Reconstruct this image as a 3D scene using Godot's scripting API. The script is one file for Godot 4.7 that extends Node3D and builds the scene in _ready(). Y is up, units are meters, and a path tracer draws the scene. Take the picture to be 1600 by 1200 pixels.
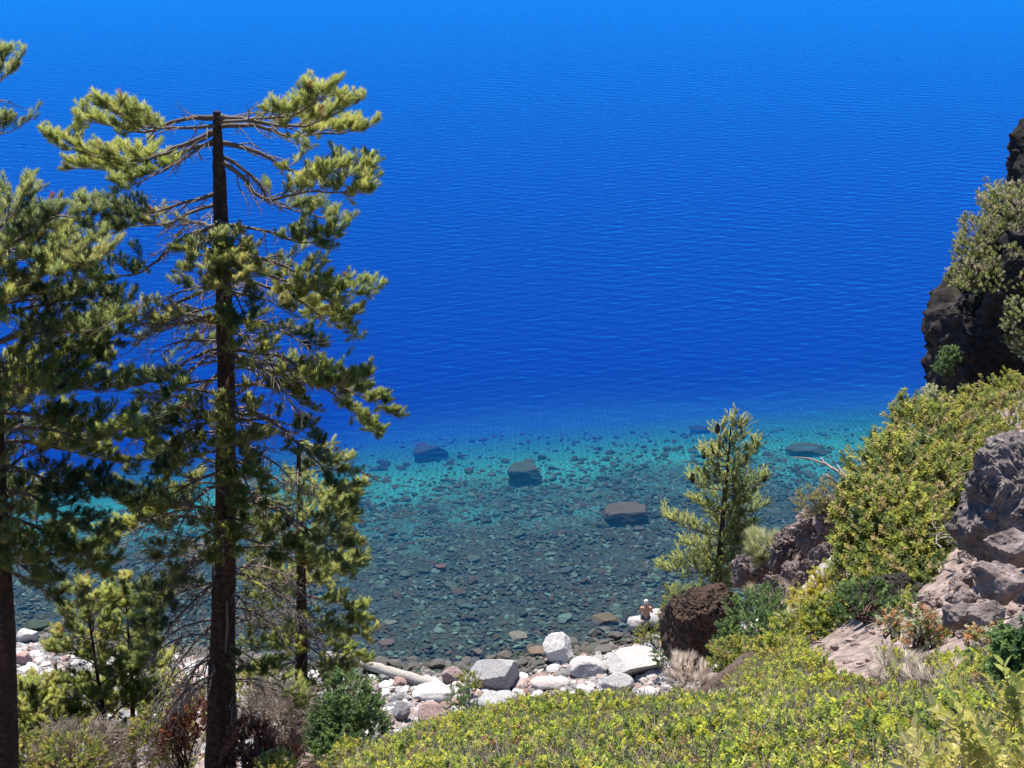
extends Node3D
# A steep lake shore seen from a trail above: pines, boulders, a clear shelf and deep blue water.

const EYE := Vector3(0.0, 36.0, 0.0)
const PITCH := 22.0
const FOCAL := 2400.0          # in pixels of a 1600 wide picture
const ACROSS := 800.0
const DOWN := 600.0

var rng := RandomNumberGenerator.new()
var nz := FastNoiseLite.new()
var nz2 := FastNoiseLite.new()
var ridge := FastNoiseLite.new()
var cells := FastNoiseLite.new()
var mats := {}
var used_names := {}
var fw := Vector3(0, -sin(deg_to_rad(PITCH)), -cos(deg_to_rad(PITCH)))
var upv := Vector3(0, cos(deg_to_rad(PITCH)), -sin(deg_to_rad(PITCH)))

# a point seen at that place of the survey picture, so many metres along the view axis
func at(px: float, py: float, d: float) -> Vector3:
	return EYE + (fw + Vector3.RIGHT * ((px - ACROSS) / FOCAL) + upv * ((DOWN - py) / FOCAL)) * d

func pix(p: Vector3) -> Vector3:
	var q := p - EYE
	var d := q.dot(fw)
	return Vector3(ACROSS + q.x / d * FOCAL, DOWN - q.dot(upv) / d * FOCAL, d)

func numbered(called: String) -> String:
	if not used_names.has(called):
		used_names[called] = 0
		return called
	used_names[called] += 1
	return "%s_%03d" % [called, used_names[called]]

func thing(called: String, label: String, category: String, where: Vector3, group := "") -> Node3D:
	var o := Node3D.new()
	o.name = numbered(called)
	add_child(o)
	o.position = where
	tag(o, label, category, group)
	return o

func tag(o: Node3D, label: String, category: String, group := "") -> void:
	o.set_meta("label", label)
	o.set_meta("category", category)
	if group:
		o.set_meta("group", group)

func obj(called: String, m: Mesh, mat: Material, parent: Node3D = null) -> MeshInstance3D:
	var o := MeshInstance3D.new()
	o.mesh = m
	o.material_override = mat
	if parent == null:
		o.name = numbered(called)
		add_child(o)
	else:
		var k := called
		var n := 0
		while parent.has_node(NodePath(k)):
			n += 1
			k = "%s_%03d" % [called, n]
		o.name = k
		parent.add_child(o, true)
	return o

func rf(a: float, b: float) -> float:
	return rng.randf_range(a, b)

func lin(r: float, g: float, b: float) -> Color:
	return Color(r, g, b).linear_to_srgb()

# ---------------------------------------------------------------- materials
func noise_texture(freq: float, octaves: int, lo: float, hi: float, seed_: int, size := 512) -> ImageTexture:
	var f := FastNoiseLite.new()
	f.seed = seed_
	f.frequency = freq
	f.fractal_octaves = octaves
	f.fractal_gain = 0.6
	var im := f.get_seamless_image(size, size)
	im.convert(Image.FORMAT_RGB8)
	for y in size:
		for x in size:
			var v: float = lo + (hi - lo) * im.get_pixel(x, y).r
			im.set_pixel(x, y, Color(v, v, v))
	return ImageTexture.create_from_image(im)

func plain_mat(called: String, c: Color, rough: float, spec := 0.4) -> StandardMaterial3D:
	var m := StandardMaterial3D.new()
	m.resource_name = called
	m.albedo_color = c
	m.roughness = rough
	m.metallic_specular = spec
	mats[called] = m
	return m

# stone and soil: vertex colours for the broad tone, a world-fixed grain over it, fine relief
func stone_mat(called: String, tex: Texture2D, scale_: float, relief: float, rough := 0.9) -> StandardMaterial3D:
	var m := plain_mat(called, Color.WHITE, rough, 0.3)
	m.vertex_color_use_as_albedo = true
	m.albedo_texture = tex
	m.uv1_triplanar = true
	m.uv1_world_triplanar = true
	m.uv1_scale = Vector3.ONE * scale_
	m.heightmap_enabled = true
	m.heightmap_texture = tex
	m.heightmap_scale = relief
	return m

func leaf_mat(called: String, c: Color, back: float, rough := 0.5) -> StandardMaterial3D:
	var m := plain_mat(called, c, rough, 0.32)
	m.vertex_color_use_as_albedo = true
	m.cull_mode = BaseMaterial3D.CULL_DISABLED
	m.backlight_enabled = true
	m.backlight = lin(back, back, back)
	return m

func make_materials() -> void:
	var grain := noise_texture(0.02, 6, 0.62, 1.0, 11)
	var rough_grain := noise_texture(0.012, 7, 0.35, 1.0, 12)
	stone_mat("stone", grain, 0.9, 1.2)
	stone_mat("lava", rough_grain, 0.55, 5.0, 0.95)
	stone_mat("soil", rough_grain, 0.7, 3.0, 0.97)
	stone_mat("bark", rough_grain, 1.6, 2.0, 0.95)
	plain_mat("wood", lin(0.5, 0.47, 0.43), 0.85).vertex_color_use_as_albedo = true
	leaf_mat("needle", Color.WHITE, 1.0, 0.45)
	leaf_mat("leaf", Color.WHITE, 0.95, 0.48)
	plain_mat("skin", Color.WHITE, 0.6).vertex_color_use_as_albedo = true

# ---------------------------------------------------------------- the ground
# Height profiles of the slope: for each bearing (given by its column in the survey picture) the height at a distance, where the water's edge lies and where the shelf ends.
var columns := [
	[-500, [[-30, 47], [-12, 38], [0, 34.2], [8, 28.8], [20, 21.0], [28, 15.0], [40, 6.6], [50, 1.6]], 59.5, 79.0],
	[0, [[-30, 47], [-12, 38], [0, 34.3], [8, 28.8], [20, 21.0], [28, 15.0], [40, 6.6], [50, 1.7]], 59.2, 79.5],
	[250, [[-30, 47], [-12, 38], [0, 34.4], [8, 29.0], [20, 21.1], [28, 15.2], [40, 7.2], [50, 1.9]], 57.8, 81.5],
	[480, [[-30, 47], [-12, 38], [0, 34.4], [8, 29.4], [12, 27.0], [20, 21.2], [27, 16.6], [36, 9.6], [44, 4.9], [51, 1.5]], 56.3, 84.0],
	[600, [[-30, 47], [-12, 38], [0, 34.4], [7.9, 30.05], [11.8, 27.6], [20, 20.2], [30, 12.6], [40, 6.6], [47, 3.2], [51.5, 1.3]], 55.9, 86.5],
	[800, [[-30, 47], [-12, 38], [0, 34.4], [7.9, 30.2], [12.3, 27.7], [20, 20.5], [30, 12.8], [40, 6.2], [46, 2.8], [50.5, 1.3]], 56.4, 89.0],
	[1000, [[-30, 47], [-12, 38], [0, 34.4], [7.4, 30.6], [14.5, 26.4], [25, 18.0], [38, 9.6], [46, 4.2], [52, 1.6]], 58.6, 90.5],
	[1100, [[-30, 47], [-12, 38], [0, 34.4], [7.0, 30.9], [13, 27.2], [18.7, 23.6], [30, 16.4], [48, 5.0], [55, 1.4]], 61.0, 91.0],
	[1200, [[-30, 47], [-12, 38], [0, 34.5], [6.7, 31.2], [15.4, 26.1], [28.5, 18.2], [36.6, 13.0], [45.8, 8.8], [50.4, 6.6], [54.5, 3.4], [57, 1.5]], 60.0, 91.5],
	[1300, [[-30, 47], [-12, 38], [0, 34.5], [6.4, 31.4], [10.9, 28.7], [17.3, 25.5], [28.2, 20.0], [40.1, 13.8], [44.8, 11.6], [50, 5.4], [54, 2.5]], 58.0, 92.0],
	[1400, [[-30, 47], [-12, 38], [0, 34.5], [6.0, 31.7], [10.0, 29.2], [15.7, 26.6], [19.0, 25.4], [24.5, 23.4], [28, 21.5], [34, 17.0], [47, 7.0], [54, 2.0]], 58.0, 92.5],
	[1480, [[-30, 47], [-12, 38], [0, 34.5], [5.8, 31.9], [9.2, 29.8], [13.5, 27.9], [19.0, 26.1], [26.0, 23.6], [33, 21.2], [42.0, 17.3], [46, 12.0], [54, 3.0]], 60.0, 92.5],
	[1600, [[-30, 47], [-12, 38], [0, 34.5], [5.4, 32.1], [8.0, 30.7], [11.3, 29.2], [16.0, 27.4], [22.1, 26.0], [37.0, 20.8], [45.0, 18.0], [56, 9.0], [62, 2.0]], 66.0, 92.5],
	[2100, [[-30, 48], [-12, 39], [0, 34.8], [5.4, 32.6], [11.0, 30.0], [22.0, 27.0], [37.0, 22.5], [50.0, 18.0], [62, 10.0], [70, 3.0]], 76.0, 96.5],
]
var shelf := [[0.0, 0.0], [0.37, -0.8], [0.74, -2.0], [1.1, -3.6], [1.4, -6.0], [1.85, -10.0], [3.0, -24.0], [6.0, -60.0]]

func along(t: Array, v: float) -> float:
	if v <= t[0][0]:
		return t[0][1]
	for i in range(1, t.size()):
		if v < t[i][0]:
			var a = t[i - 1]
			var b = t[i]
			return lerpf(a[1], b[1], (v - a[0]) / (b[0] - a[0]))
	return t[-1][1]

func column_height(c: Array, dist: float) -> float:
	var t: Array = c[1]
	if dist < t[-1][0]:
		return along(t, dist)
	if dist < c[2]:
		return lerpf(t[-1][1], 0.0, (dist - t[-1][0]) / (c[2] - t[-1][0]))
	return along(shelf, (dist - c[2]) / (c[3] - c[2]))

func raw_ground(x: float, dist: float) -> float:
	var h := clampf(36.0 - dist * 0.6, 0.0, 34.0)
	var px := 0.0
	for k in 3:
		var d := maxf(dist * 0.9272 + (36.0 - h) * 0.3746, 3.0)
		px = ACROSS + FOCAL * x / d
		var n := columns.size()
		if px <= columns[0][0]:
			h = column_height(columns[0], dist)
		elif px >= columns[n - 1][0]:
			h = column_height(columns[n - 1], dist)
		else:
			for i in range(1, n):
				if px < columns[i][0]:
					var t: float = (px - columns[i - 1][0]) / (columns[i][0] - columns[i - 1][0])
					t = t * t * (3.0 - 2.0 * t) * 0.5 + t * 0.5
					h = lerpf(column_height(columns[i - 1], dist), column_height(columns[i], dist), t)
					break
	return h

const GX0 := -75.0
const GD0 := -24.0
const GSTEP := 0.5
const GNX := 281
const GND := 290
var heights := PackedFloat32Array()

func survey() -> void:
	heights.resize(GNX * GND)
	for j in GND:
		for i in GNX:
			heights[j * GNX + i] = raw_ground(GX0 + i * GSTEP, GD0 + j * GSTEP)
	for pass_ in 2:                      # the profiles have corners; weathering rounds them
		var old := heights.duplicate()
		for j in range(1, GND - 1):
			for i in range(1, GNX - 1):
				var k := j * GNX + i
				heights[k] = old[k] * 0.4 + (old[k - 1] + old[k + 1] + old[k - GNX] + old[k + GNX]) * 0.15

func ground(x: float, z: float) -> float:
	var u := clampf((x - GX0) / GSTEP, 0.0, GNX - 1.001)
	var v := clampf((-z - GD0) / GSTEP, 0.0, GND - 1.001)
	var i := int(u)
	var j := int(v)
	var k := j * GNX + i
	u -= i
	v -= j
	return lerpf(lerpf(heights[k], heights[k + 1], u), lerpf(heights[k + GNX], heights[k + GNX + 1], u), v)

func ground_normal(x: float, z: float) -> Vector3:
	return Vector3(ground(x - 0.3, z) - ground(x + 0.3, z), 0.6, ground(x, z - 0.3) - ground(x, z + 0.3)).normalized()

func on_ground(x: float, z: float, lift := 0.0) -> Vector3:
	return Vector3(x, ground(x, z) + lift, z)

# where the sight line through that place of the survey picture meets the ground (or the water's bed)
func hit(px: float, py: float, from := 3.0) -> Vector3:
	var d := from
	while d < 130.0:
		var p := at(px, py, d)
		if p.y < ground(p.x, p.z):
			var a := d - 0.25
			for k in 8:
				var m := (a + d) * 0.5
				var q := at(px, py, m)
				if q.y < ground(q.x, q.z):
					d = m
				else:
					a = m
			return at(px, py, d)
		d += 0.25
	return at(px, py, 130.0)

func grid_mesh(xs: PackedFloat32Array, zs: PackedFloat32Array, height: Callable, color: Callable) -> ArrayMesh:
	var nx := xs.size()
	var nn := zs.size()
	var v := PackedVector3Array()
	var n := PackedVector3Array()
	var c := PackedColorArray()
	v.resize(nx * nn)
	n.resize(nx * nn)
	c.resize(nx * nn)
	for j in nn:
		for i in nx:
			v[j * nx + i] = Vector3(xs[i], height.call(xs[i], zs[j]), zs[j])
	for j in nn:
		for i in nx:
			var a := v[j * nx + maxi(i - 1, 0)]
			var b := v[j * nx + mini(i + 1, nx - 1)]
			var e := v[maxi(j - 1, 0) * nx + i]
			var f := v[mini(j + 1, nn - 1) * nx + i]
			var m := (f - e).cross(b - a).normalized()
			n[j * nx + i] = m if m.y > 0 else -m
			c[j * nx + i] = color.call(v[j * nx + i], n[j * nx + i])
	var idx := PackedInt32Array()
	idx.resize((nx - 1) * (nn - 1) * 6)
	var k := 0
	for j in nn - 1:
		for i in nx - 1:
			var a := j * nx + i
			for q in [a, a + nx, a + 1, a + 1, a + nx, a + nx + 1]:
				idx[k] = q
				k += 1
	var arrays := []
	arrays.resize(Mesh.ARRAY_MAX)
	arrays[Mesh.ARRAY_VERTEX] = v
	arrays[Mesh.ARRAY_NORMAL] = n
	arrays[Mesh.ARRAY_COLOR] = c
	arrays[Mesh.ARRAY_INDEX] = idx
	var am := ArrayMesh.new()
	am.add_surface_from_arrays(Mesh.PRIMITIVE_TRIANGLES, arrays)
	return am

func soil_height(x: float, z: float) -> float:
	var h := ground(x, z)
	var amp := 0.16 if h > 0.0 else 0.1
	return h + nz.get_noise_2d(x * 9.0, z * 9.0) * amp + nz2.get_noise_2d(x * 40.0, z * 40.0) * 0.05 * smoothstep(-1.6, -0.6, h)

func soil_color(p: Vector3, n: Vector3) -> Color:
	var a := 0.5 + 0.5 * nz.get_noise_2d(p.x * 5.0 + 300.0, p.z * 5.0)
	var b := 0.5 + 0.5 * nz2.get_noise_2d(p.x * 22.0, p.z * 22.0 + 90.0)
	var soil := Color(0.56, 0.44, 0.40).lerp(Color(0.40, 0.31, 0.27), b)
	var gravel := Color(0.46, 0.43, 0.42).lerp(Color(0.33, 0.27, 0.25), b)
	var bed := Color(0.035, 0.055, 0.048).lerp(Color(0.055, 0.09, 0.075), b)  # red kept low in the bed tone, painting in what water absorbs
	var water_tinted_sand := Color(0.04, 0.42, 0.42).lerp(Color(0.06, 0.54, 0.53), a)  # turquoise of light filtered through water, painted into the lake floor
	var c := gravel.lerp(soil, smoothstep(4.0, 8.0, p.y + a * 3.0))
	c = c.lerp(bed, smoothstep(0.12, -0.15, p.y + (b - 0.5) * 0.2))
	return c.lerp(water_tinted_sand, smoothstep(-0.9, -2.4, p.y + (a - 0.5) * 1.4))

func build_ground() -> void:
	var xs := PackedFloat32Array()
	var x := -70.0
	while x < 62.0:
		xs.append(x)
		x += 0.35 if absf(x - 1.0) < 22.0 else 1.2
	var zs := PackedFloat32Array()
	var d := -22.0
	while d < 119.0:
		zs.append(-d)
		d += 1.0 if d < 2.0 else 0.2 if d < 20.0 else 0.3 if d < 48.0 else 0.25 if d < 70.0 else 0.45 if d < 86.0 else 1.0
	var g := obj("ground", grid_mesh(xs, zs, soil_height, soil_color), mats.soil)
	g.set_meta("kind", "structure")

# ---------------------------------------------------------------- the lake
var waves := []

func ripple_map() -> ImageTexture:
	var size := 1024
	var im := Image.create(size, size, false, Image.FORMAT_RF)
	var r := RandomNumberGenerator.new()
	r.seed = 5
	var parts := []
	for k in 26:
		var fy := r.randi_range(7, 30)
		var fx := int(round(fy * r.randfn(0.15, 0.42)))
		parts.append([fx * TAU / size, fy * TAU / size, r.randf() * TAU, 1.0 / sqrt(float(fx * fx + fy * fy))])
	var rows := []
	for y in size:
		for x in size:
			var h := 0.0
			for p in parts:
				h += p[3] * sin(x * p[0] + y * p[1] + p[2])
			im.set_pixel(x, y, Color(0.5 + h * 0.55, 0, 0))
	im.bump_map_to_normal_map(9.0)
	im.convert(Image.FORMAT_RGB8)
	return ImageTexture.create_from_image(im)

func build_water() -> void:
	var r := RandomNumberGenerator.new()
	r.seed = 21
	for k in 34:
		var wl := 0.6 * pow(3.2, r.randf())
		var dir := r.randfn(0.1, 0.62)
		var slope := 0.0085
		waves.append([sin(dir) * TAU / wl, cos(dir) * TAU / wl, r.randf() * TAU, slope * wl / TAU, wl])
	var dist := PackedFloat32Array()
	var d := 44.0
	while d < 460.0:
		dist.append(d)
		d += maxf(0.3, d * d / 36.0 / 1536.0 * 0.9)
	while d < 9000.0:
		dist.append(d)
		d *= 1.25
	var us := PackedFloat32Array()
	var u := -3.0
	while u < 3.05:
		us.append(u)
		u += 0.0055 if absf(u) < 0.5 else 0.1
	var nx := us.size()
	var nn := dist.size()
	var v := PackedVector3Array()
	var n := PackedVector3Array()
	var t := PackedVector2Array()
	v.resize(nx * nn)
	n.resize(nx * nn)
	t.resize(nx * nn)
	for j in nn:
		var dd := dist[j]
		var step := dist[mini(j + 1, nn - 1)] - dd
		for i in nx:
			var x := us[i] * dd
			var z := -dd
			var h := 0.0
			var gx := 0.0
			var gz := 0.0
			if dd < 460.0 and absf(us[i]) < 0.52:
				for w in waves:
					if w[4] > step * 2.2:
						var ph: float = w[0] * x + w[1] * z + w[2]
						var cs: float = cos(ph) * w[3]
						h += sin(ph) * w[3]
						gx += cs * w[0]
						gz += cs * w[1]
			var calm := (0.55 + 0.45 * smoothstep(58.0, 85.0, dd)) * clampf(0.95 + 1.5 * nz.get_noise_2d(x * 0.5, z * 0.9), 0.35, 1.7)      # sheltered under the shore
			v[j * nx + i] = Vector3(x, h * 0.5 * calm, z)
			n[j * nx + i] = Vector3(-gx * calm, 1.0, -gz * calm).normalized()
			t[j * nx + i] = Vector2(x, z) / 14.0
	var idx := PackedInt32Array()
	idx.resize((nx - 1) * (nn - 1) * 6)
	var k := 0
	for j in nn - 1:
		for i in nx - 1:
			var a := j * nx + i
			for q in [a, a + nx, a + 1, a + 1, a + nx, a + nx + 1]:
				idx[k] = q
				k += 1
	var arrays := []
	arrays.resize(Mesh.ARRAY_MAX)
	arrays[Mesh.ARRAY_VERTEX] = v
	arrays[Mesh.ARRAY_NORMAL] = n
	arrays[Mesh.ARRAY_TEX_UV] = t
	arrays[Mesh.ARRAY_INDEX] = idx
	var am := ArrayMesh.new()
	am.add_surface_from_arrays(Mesh.PRIMITIVE_TRIANGLES, arrays)
	var m := StandardMaterial3D.new()
	m.resource_name = "lake_surface"
	m.transparency = BaseMaterial3D.TRANSPARENCY_ALPHA
	m.albedo_color = Color(0.0, 0.25, 0.6, 0.01)
	m.roughness = 0.06
	m.metallic_specular = 0.4
	m.normal_enabled = true
	m.normal_texture = ripple_map()
	m.normal_scale = 0.38
	var s := obj("lake_surface", am, m)
	s.set_meta("kind", "structure")
	# the air-clear lake: a green tint over the shelf stands in for absorbed red light, blue over the deep
	for which in 2:
		var body := FogVolume.new()
		body.name = "lake_water" if which == 0 else "shelf_water"
		body.shape = RenderingServer.FOG_VOLUME_SHAPE_BOX
		body.size = Vector3(2600, 70, 1400) if which == 0 else Vector3(260, 70, 46)
		var turn := Basis(Vector3.UP, deg_to_rad(11.0))
		body.basis = turn
		body.position = Vector3(0, -35.04, -82) + turn * (Vector3(0, 0, -700.02) if which == 0 else Vector3(0, 0, 23.0))
		var f := FogMaterial.new()
		f.density = 0.18 if which == 0 else 0.1
		f.albedo = lin(0.0, 0.082, 0.72) if which == 0 else lin(0.003, 0.15, 0.26)
		body.material = f
		add_child(body)
		body.set_meta("kind", "structure")

# ---------------------------------------------------------------- shape helpers
class Buf:
	var v := PackedVector3Array()
	var n := PackedVector3Array()
	var c := PackedColorArray()
	var idx := PackedInt32Array()

	func tri(a: Vector3, b: Vector3, d: Vector3, na: Vector3, col: Color) -> void:
		var k := v.size()
		var flip := (d - a).cross(b - a).dot(na) < 0.0      # the front is the side that the normal is on
		v.append(a)
		v.append(d if flip else b)
		v.append(b if flip else d)
		for q in 3:
			n.append(na)
			c.append(col)
			idx.append(k + q)

	# a round tube through the points, thinner or thicker as the radii say; knobbly by an amount
	func tube(pts: Array, radii: Array, sides: int, col: Color, col2: Color, rough := 0.0, noise: FastNoiseLite = null, capped := true) -> void:
		var m := pts.size()
		var k0 := v.size()
		var side := Vector3.ZERO
		for j in m:
			var t: Vector3 = (pts[mini(j + 1, m - 1)] - pts[maxi(j - 1, 0)]).normalized()
			if j == 0:
				side = t.cross(Vector3.UP if absf(t.y) < 0.9 else Vector3.RIGHT).normalized()
			side = (side - t * side.dot(t)).normalized()
			var other := t.cross(side)
			for i in sides:
				var a := TAU * i / sides
				var o := side * cos(a) + other * sin(a)
				var r: float = radii[j]
				var w := 0.5
				if noise:
					var p: Vector3 = pts[j] + o * r
					w = 0.5 + 0.5 * noise.get_noise_3d(p.x * 95.0, p.y * 9.0, p.z * 95.0)
					r *= 1.0 + (w - 0.5) * rough
				v.append(pts[j] + o * r)
				n.append(o)
				c.append(col.lerp(col2, w))
		for j in m - 1:
			for i in sides:
				var a := k0 + j * sides + i
				var b := k0 + j * sides + (i + 1) % sides
				for q in [a, a + sides, b, b, a + sides, b + sides]:
					idx.append(q)
		if capped:
			for e in [0, m - 1]:
				var k := v.size()
				var t: Vector3 = (pts[m - 1] - pts[m - 2]).normalized() if e else (pts[0] - pts[1]).normalized()
				v.append(pts[e])
				n.append(t)
				c.append(col2)
				for i in sides:
					v.append(v[k0 + e * sides + i])
					n.append(t)
					c.append(col2)
				for i in sides:
					var a := k + 1 + i
					var b := k + 1 + (i + 1) % sides
					for q in ([k, b, a] if e else [k, a, b]):
						idx.append(q)

	func mesh() -> ArrayMesh:
		var arrays := []
		arrays.resize(Mesh.ARRAY_MAX)
		arrays[Mesh.ARRAY_VERTEX] = v
		arrays[Mesh.ARRAY_NORMAL] = n
		arrays[Mesh.ARRAY_COLOR] = c
		arrays[Mesh.ARRAY_INDEX] = idx
		var am := ArrayMesh.new()
		am.add_surface_from_arrays(Mesh.PRIMITIVE_TRIANGLES, arrays)
		return am

func many(called: String, m: Mesh, mat: Material, places: Array, tints: PackedColorArray, parent: Node3D = null) -> MultiMeshInstance3D:
	var mm := MultiMesh.new()
	mm.transform_format = MultiMesh.TRANSFORM_3D
	mm.use_colors = true
	mm.mesh = m
	mm.instance_count = places.size()
	for i in places.size():
		mm.set_instance_transform(i, places[i])
		mm.set_instance_color(i, tints[i])
	var o := MultiMeshInstance3D.new()
	o.multimesh = mm
	o.material_override = mat
	o.set_meta("kind", "stuff")
	if parent:
		var k := called
		var q := 0
		while parent.has_node(NodePath(k)):
			q += 1
			k = "%s_%03d" % [called, q]
		o.name = k
		parent.add_child(o, true)
	else:
		o.name = numbered(called)
		add_child(o)
	return o

# a stone: a sphere cut by planes, then worn and pitted; unit size in each axis times the given half sizes
func stone_mesh(half: Vector3, seed_: int, n: int, cuts: int, worn: float, pitted: float, ca: Color, cb: Color, extra: Array = []) -> ArrayMesh:
	var r := RandomNumberGenerator.new()
	r.seed = seed_ * 7919 + 13
	var planes := []
	for k in cuts:
		var q := Vector3(r.randfn(0, 1), r.randfn(0, 1), r.randfn(0, 1)).normalized()
		planes.append([q, r.randf_range(0.55, 0.88)])
	planes.append_array(extra)
	var shift := Vector3(r.randf_range(-90, 90), r.randf_range(-90, 90), r.randf_range(-90, 90))
	var f := func(d: Vector3) -> Vector3:
		var rad := 1.0
		for p in planes:
			var s: float = d.dot(p[0])
			if s > 0.05:
				rad = minf(rad, p[1] / s)
		rad *= 1.0 + worn * nz2.get_noise_3d(d.x * 38.0 + shift.x, d.y * 38.0 + shift.y, d.z * 38.0 + shift.z)
		if pitted > 0.0:
			var q := d * half * 1.1 + shift
			rad *= 1.0 - pitted * maxf(0.0, ridge.get_noise_3d(q.x * 2.0, q.y * 2.0, q.z * 2.0)) - pitted * 0.6 * ridge.get_noise_3d(q.x * 6.5, q.y * 6.5, q.z * 6.5) - pitted * 0.45 * cells.get_noise_3d(q.x * 5.0, q.y * 5.0, q.z * 5.0) - pitted * 0.25 * ridge.get_noise_3d(q.x * 19.0, q.y * 19.0, q.z * 19.0)
		return d * rad * half
	var b := Buf.new()
	var axes := [Vector3.RIGHT, Vector3.LEFT, Vector3.UP, Vector3.DOWN, Vector3.BACK, Vector3.FORWARD]
	for ax in axes:
		var ux := Vector3(ax.y, ax.z, ax.x)
		var vx: Vector3 = ax.cross(ux)
		var k0 := b.v.size()
		for j in n + 1:
			for i in n + 1:
				var s := tan((2.0 * i / n - 1.0) * PI / 4.0)
				var t := tan((2.0 * j / n - 1.0) * PI / 4.0)
				var d: Vector3 = (ax + ux * s + vx * t).normalized()
				var e := 0.5 / n
				var t1 := (d.cross(vx)).normalized()
				var t2 := d.cross(t1)
				var p: Vector3 = f.call(d)
				var p1: Vector3 = f.call((d + t1 * e).normalized())
				var p2: Vector3 = f.call((d + t2 * e).normalized())
				var nn := (p1 - p).cross(p2 - p).normalized()
				b.v.append(p)
				b.n.append(nn if nn.dot(d) > 0 else -nn)
				var w := clampf(0.5 + 0.7 * nz.get_noise_3d(p.x * 34.0 + shift.x, p.y * 34.0, p.z * 34.0 + shift.z), 0.0, 1.0)
				b.c.append(ca.lerp(cb, w))
		for j in n:
			for i in n:
				var a := k0 + j * (n + 1) + i
				for q in [a, a + n + 1, a + 1, a + 1, a + n + 1, a + n + 2]:
					b.idx.append(q)
	return b.mesh()

# ---------------------------------------------------------------- stones, boulders, logs, cliffs
var marks := []          # [words, place]: what small stones are described by
var bed_marks := []

func boulder(called: String, label: String, category: String, px: float, base: float, w: float, h: float, deep: float, opt := {}) -> MeshInstance3D:
	var p := at(px, base, opt.d) if opt.has("d") else hit(px, base)
	var d := pix(p).z
	var half := Vector3(w, h, deep) * 0.5 * d / FOCAL
	var m := stone_mesh(half, opt.get("seed", 1), opt.get("n", 14), opt.get("cuts", 9), opt.get("worn", 0.07), opt.get("pit", 0.0), opt.get("a", Color(0.55, 0.53, 0.52)), opt.get("b", Color(0.42, 0.41, 0.41)), opt.get("planes", []))
	var o := obj(called, m, mats[opt.get("mat", "stone")])
	o.position = p + Vector3(0, half.y * opt.get("rise", 0.6), -half.z * 0.4)
	o.rotation = opt.get("turn", Vector3.ZERO)
	tag(o, label, category, opt.get("group", ""))
	return o

func seen_from_trail(p: Vector3) -> bool:
	var q := pix(p)
	if q.x < -30 or q.x > 1630 or q.y > 1230 or q.y < 0:
		return false
	for k in range(1, 40):
		var s := EYE.lerp(p, k / 41.0)
		if s.y < ground(s.x, s.z) - 0.05:
			return false
	return true

const ORDINAL := ["nearest", "second nearest", "third nearest", "fourth nearest", "fifth nearest", "sixth nearest", "seventh nearest", "eighth nearest", "ninth nearest", "tenth nearest", "eleventh nearest", "twelfth nearest", "thirteenth nearest", "fourteenth nearest", "fifteenth nearest", "sixteenth nearest", "seventeenth nearest", "eighteenth nearest", "nineteenth nearest", "twentieth nearest"]

# names each of many alike stones by its look and its place next to a landmark
func describe(stones: Array, from: Array, kind: String, group: String) -> void:
	var by := {}
	for s in stones:
		var p: Vector3 = s.o.position
		var best = null
		var bd := 1e9
		for m in from:
			var dd: float = p.distance_to(m[1])
			if dd < bd:
				bd = dd
				best = m
		var q: Vector3 = p - best[1]
		var side := ""
		if absf(q.x) > absf(q.z) * 1.0:
			side = "right of" if q.x > 0 else "left of"
		else:
			side = "lakeward of" if q.z < 0 else "landward of"
		var key := "%s|%s|%s" % [s.look, side, best[0]]
		if not by.has(key):
			by[key] = []
		by[key].append([bd, s.o, s.look, side, best[0]])
	for key in by:
		var l: Array = by[key]
		l.sort_custom(func(a, b): return a[0] < b[0])
		for i in l.size():
			tag(l[i][1], "%s %s %s %s %s" % [l[i][2], kind, ORDINAL[mini(i, 19)], l[i][3], l[i][4]], "stone", group)

func tinted(called: String, c: Color) -> StandardMaterial3D:
	var m: StandardMaterial3D = mats.stone.duplicate()
	m.vertex_color_use_as_albedo = false
	m.resource_name = called
	m.albedo_color = lin(c.r, c.g, c.b)
	mats[called] = m
	return m

func build_log(called: String, label: String, category: String, path: Array, radii: Array, ca: Color, cb: Color, mark := true) -> MeshInstance3D:
	var b := Buf.new()
	var pts := []
	var rad := []
	for i in path.size() - 1:
		for k in 6:
			var t := k / 6.0
			pts.append(path[i].lerp(path[i + 1], t) + Vector3(rf(-1, 1), rf(-1, 1), rf(-1, 1)) * radii[i] * 0.12)
			rad.append(lerpf(radii[i], radii[i + 1], t) * rf(0.93, 1.07))
	pts.append(path[-1])
	rad.append(radii[-1])
	b.tube(pts, rad, 14, ca, cb, 0.35, nz2)
	var o := obj(called, b.mesh(), mats.stone)
	tag(o, label, category)
	return o

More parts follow.
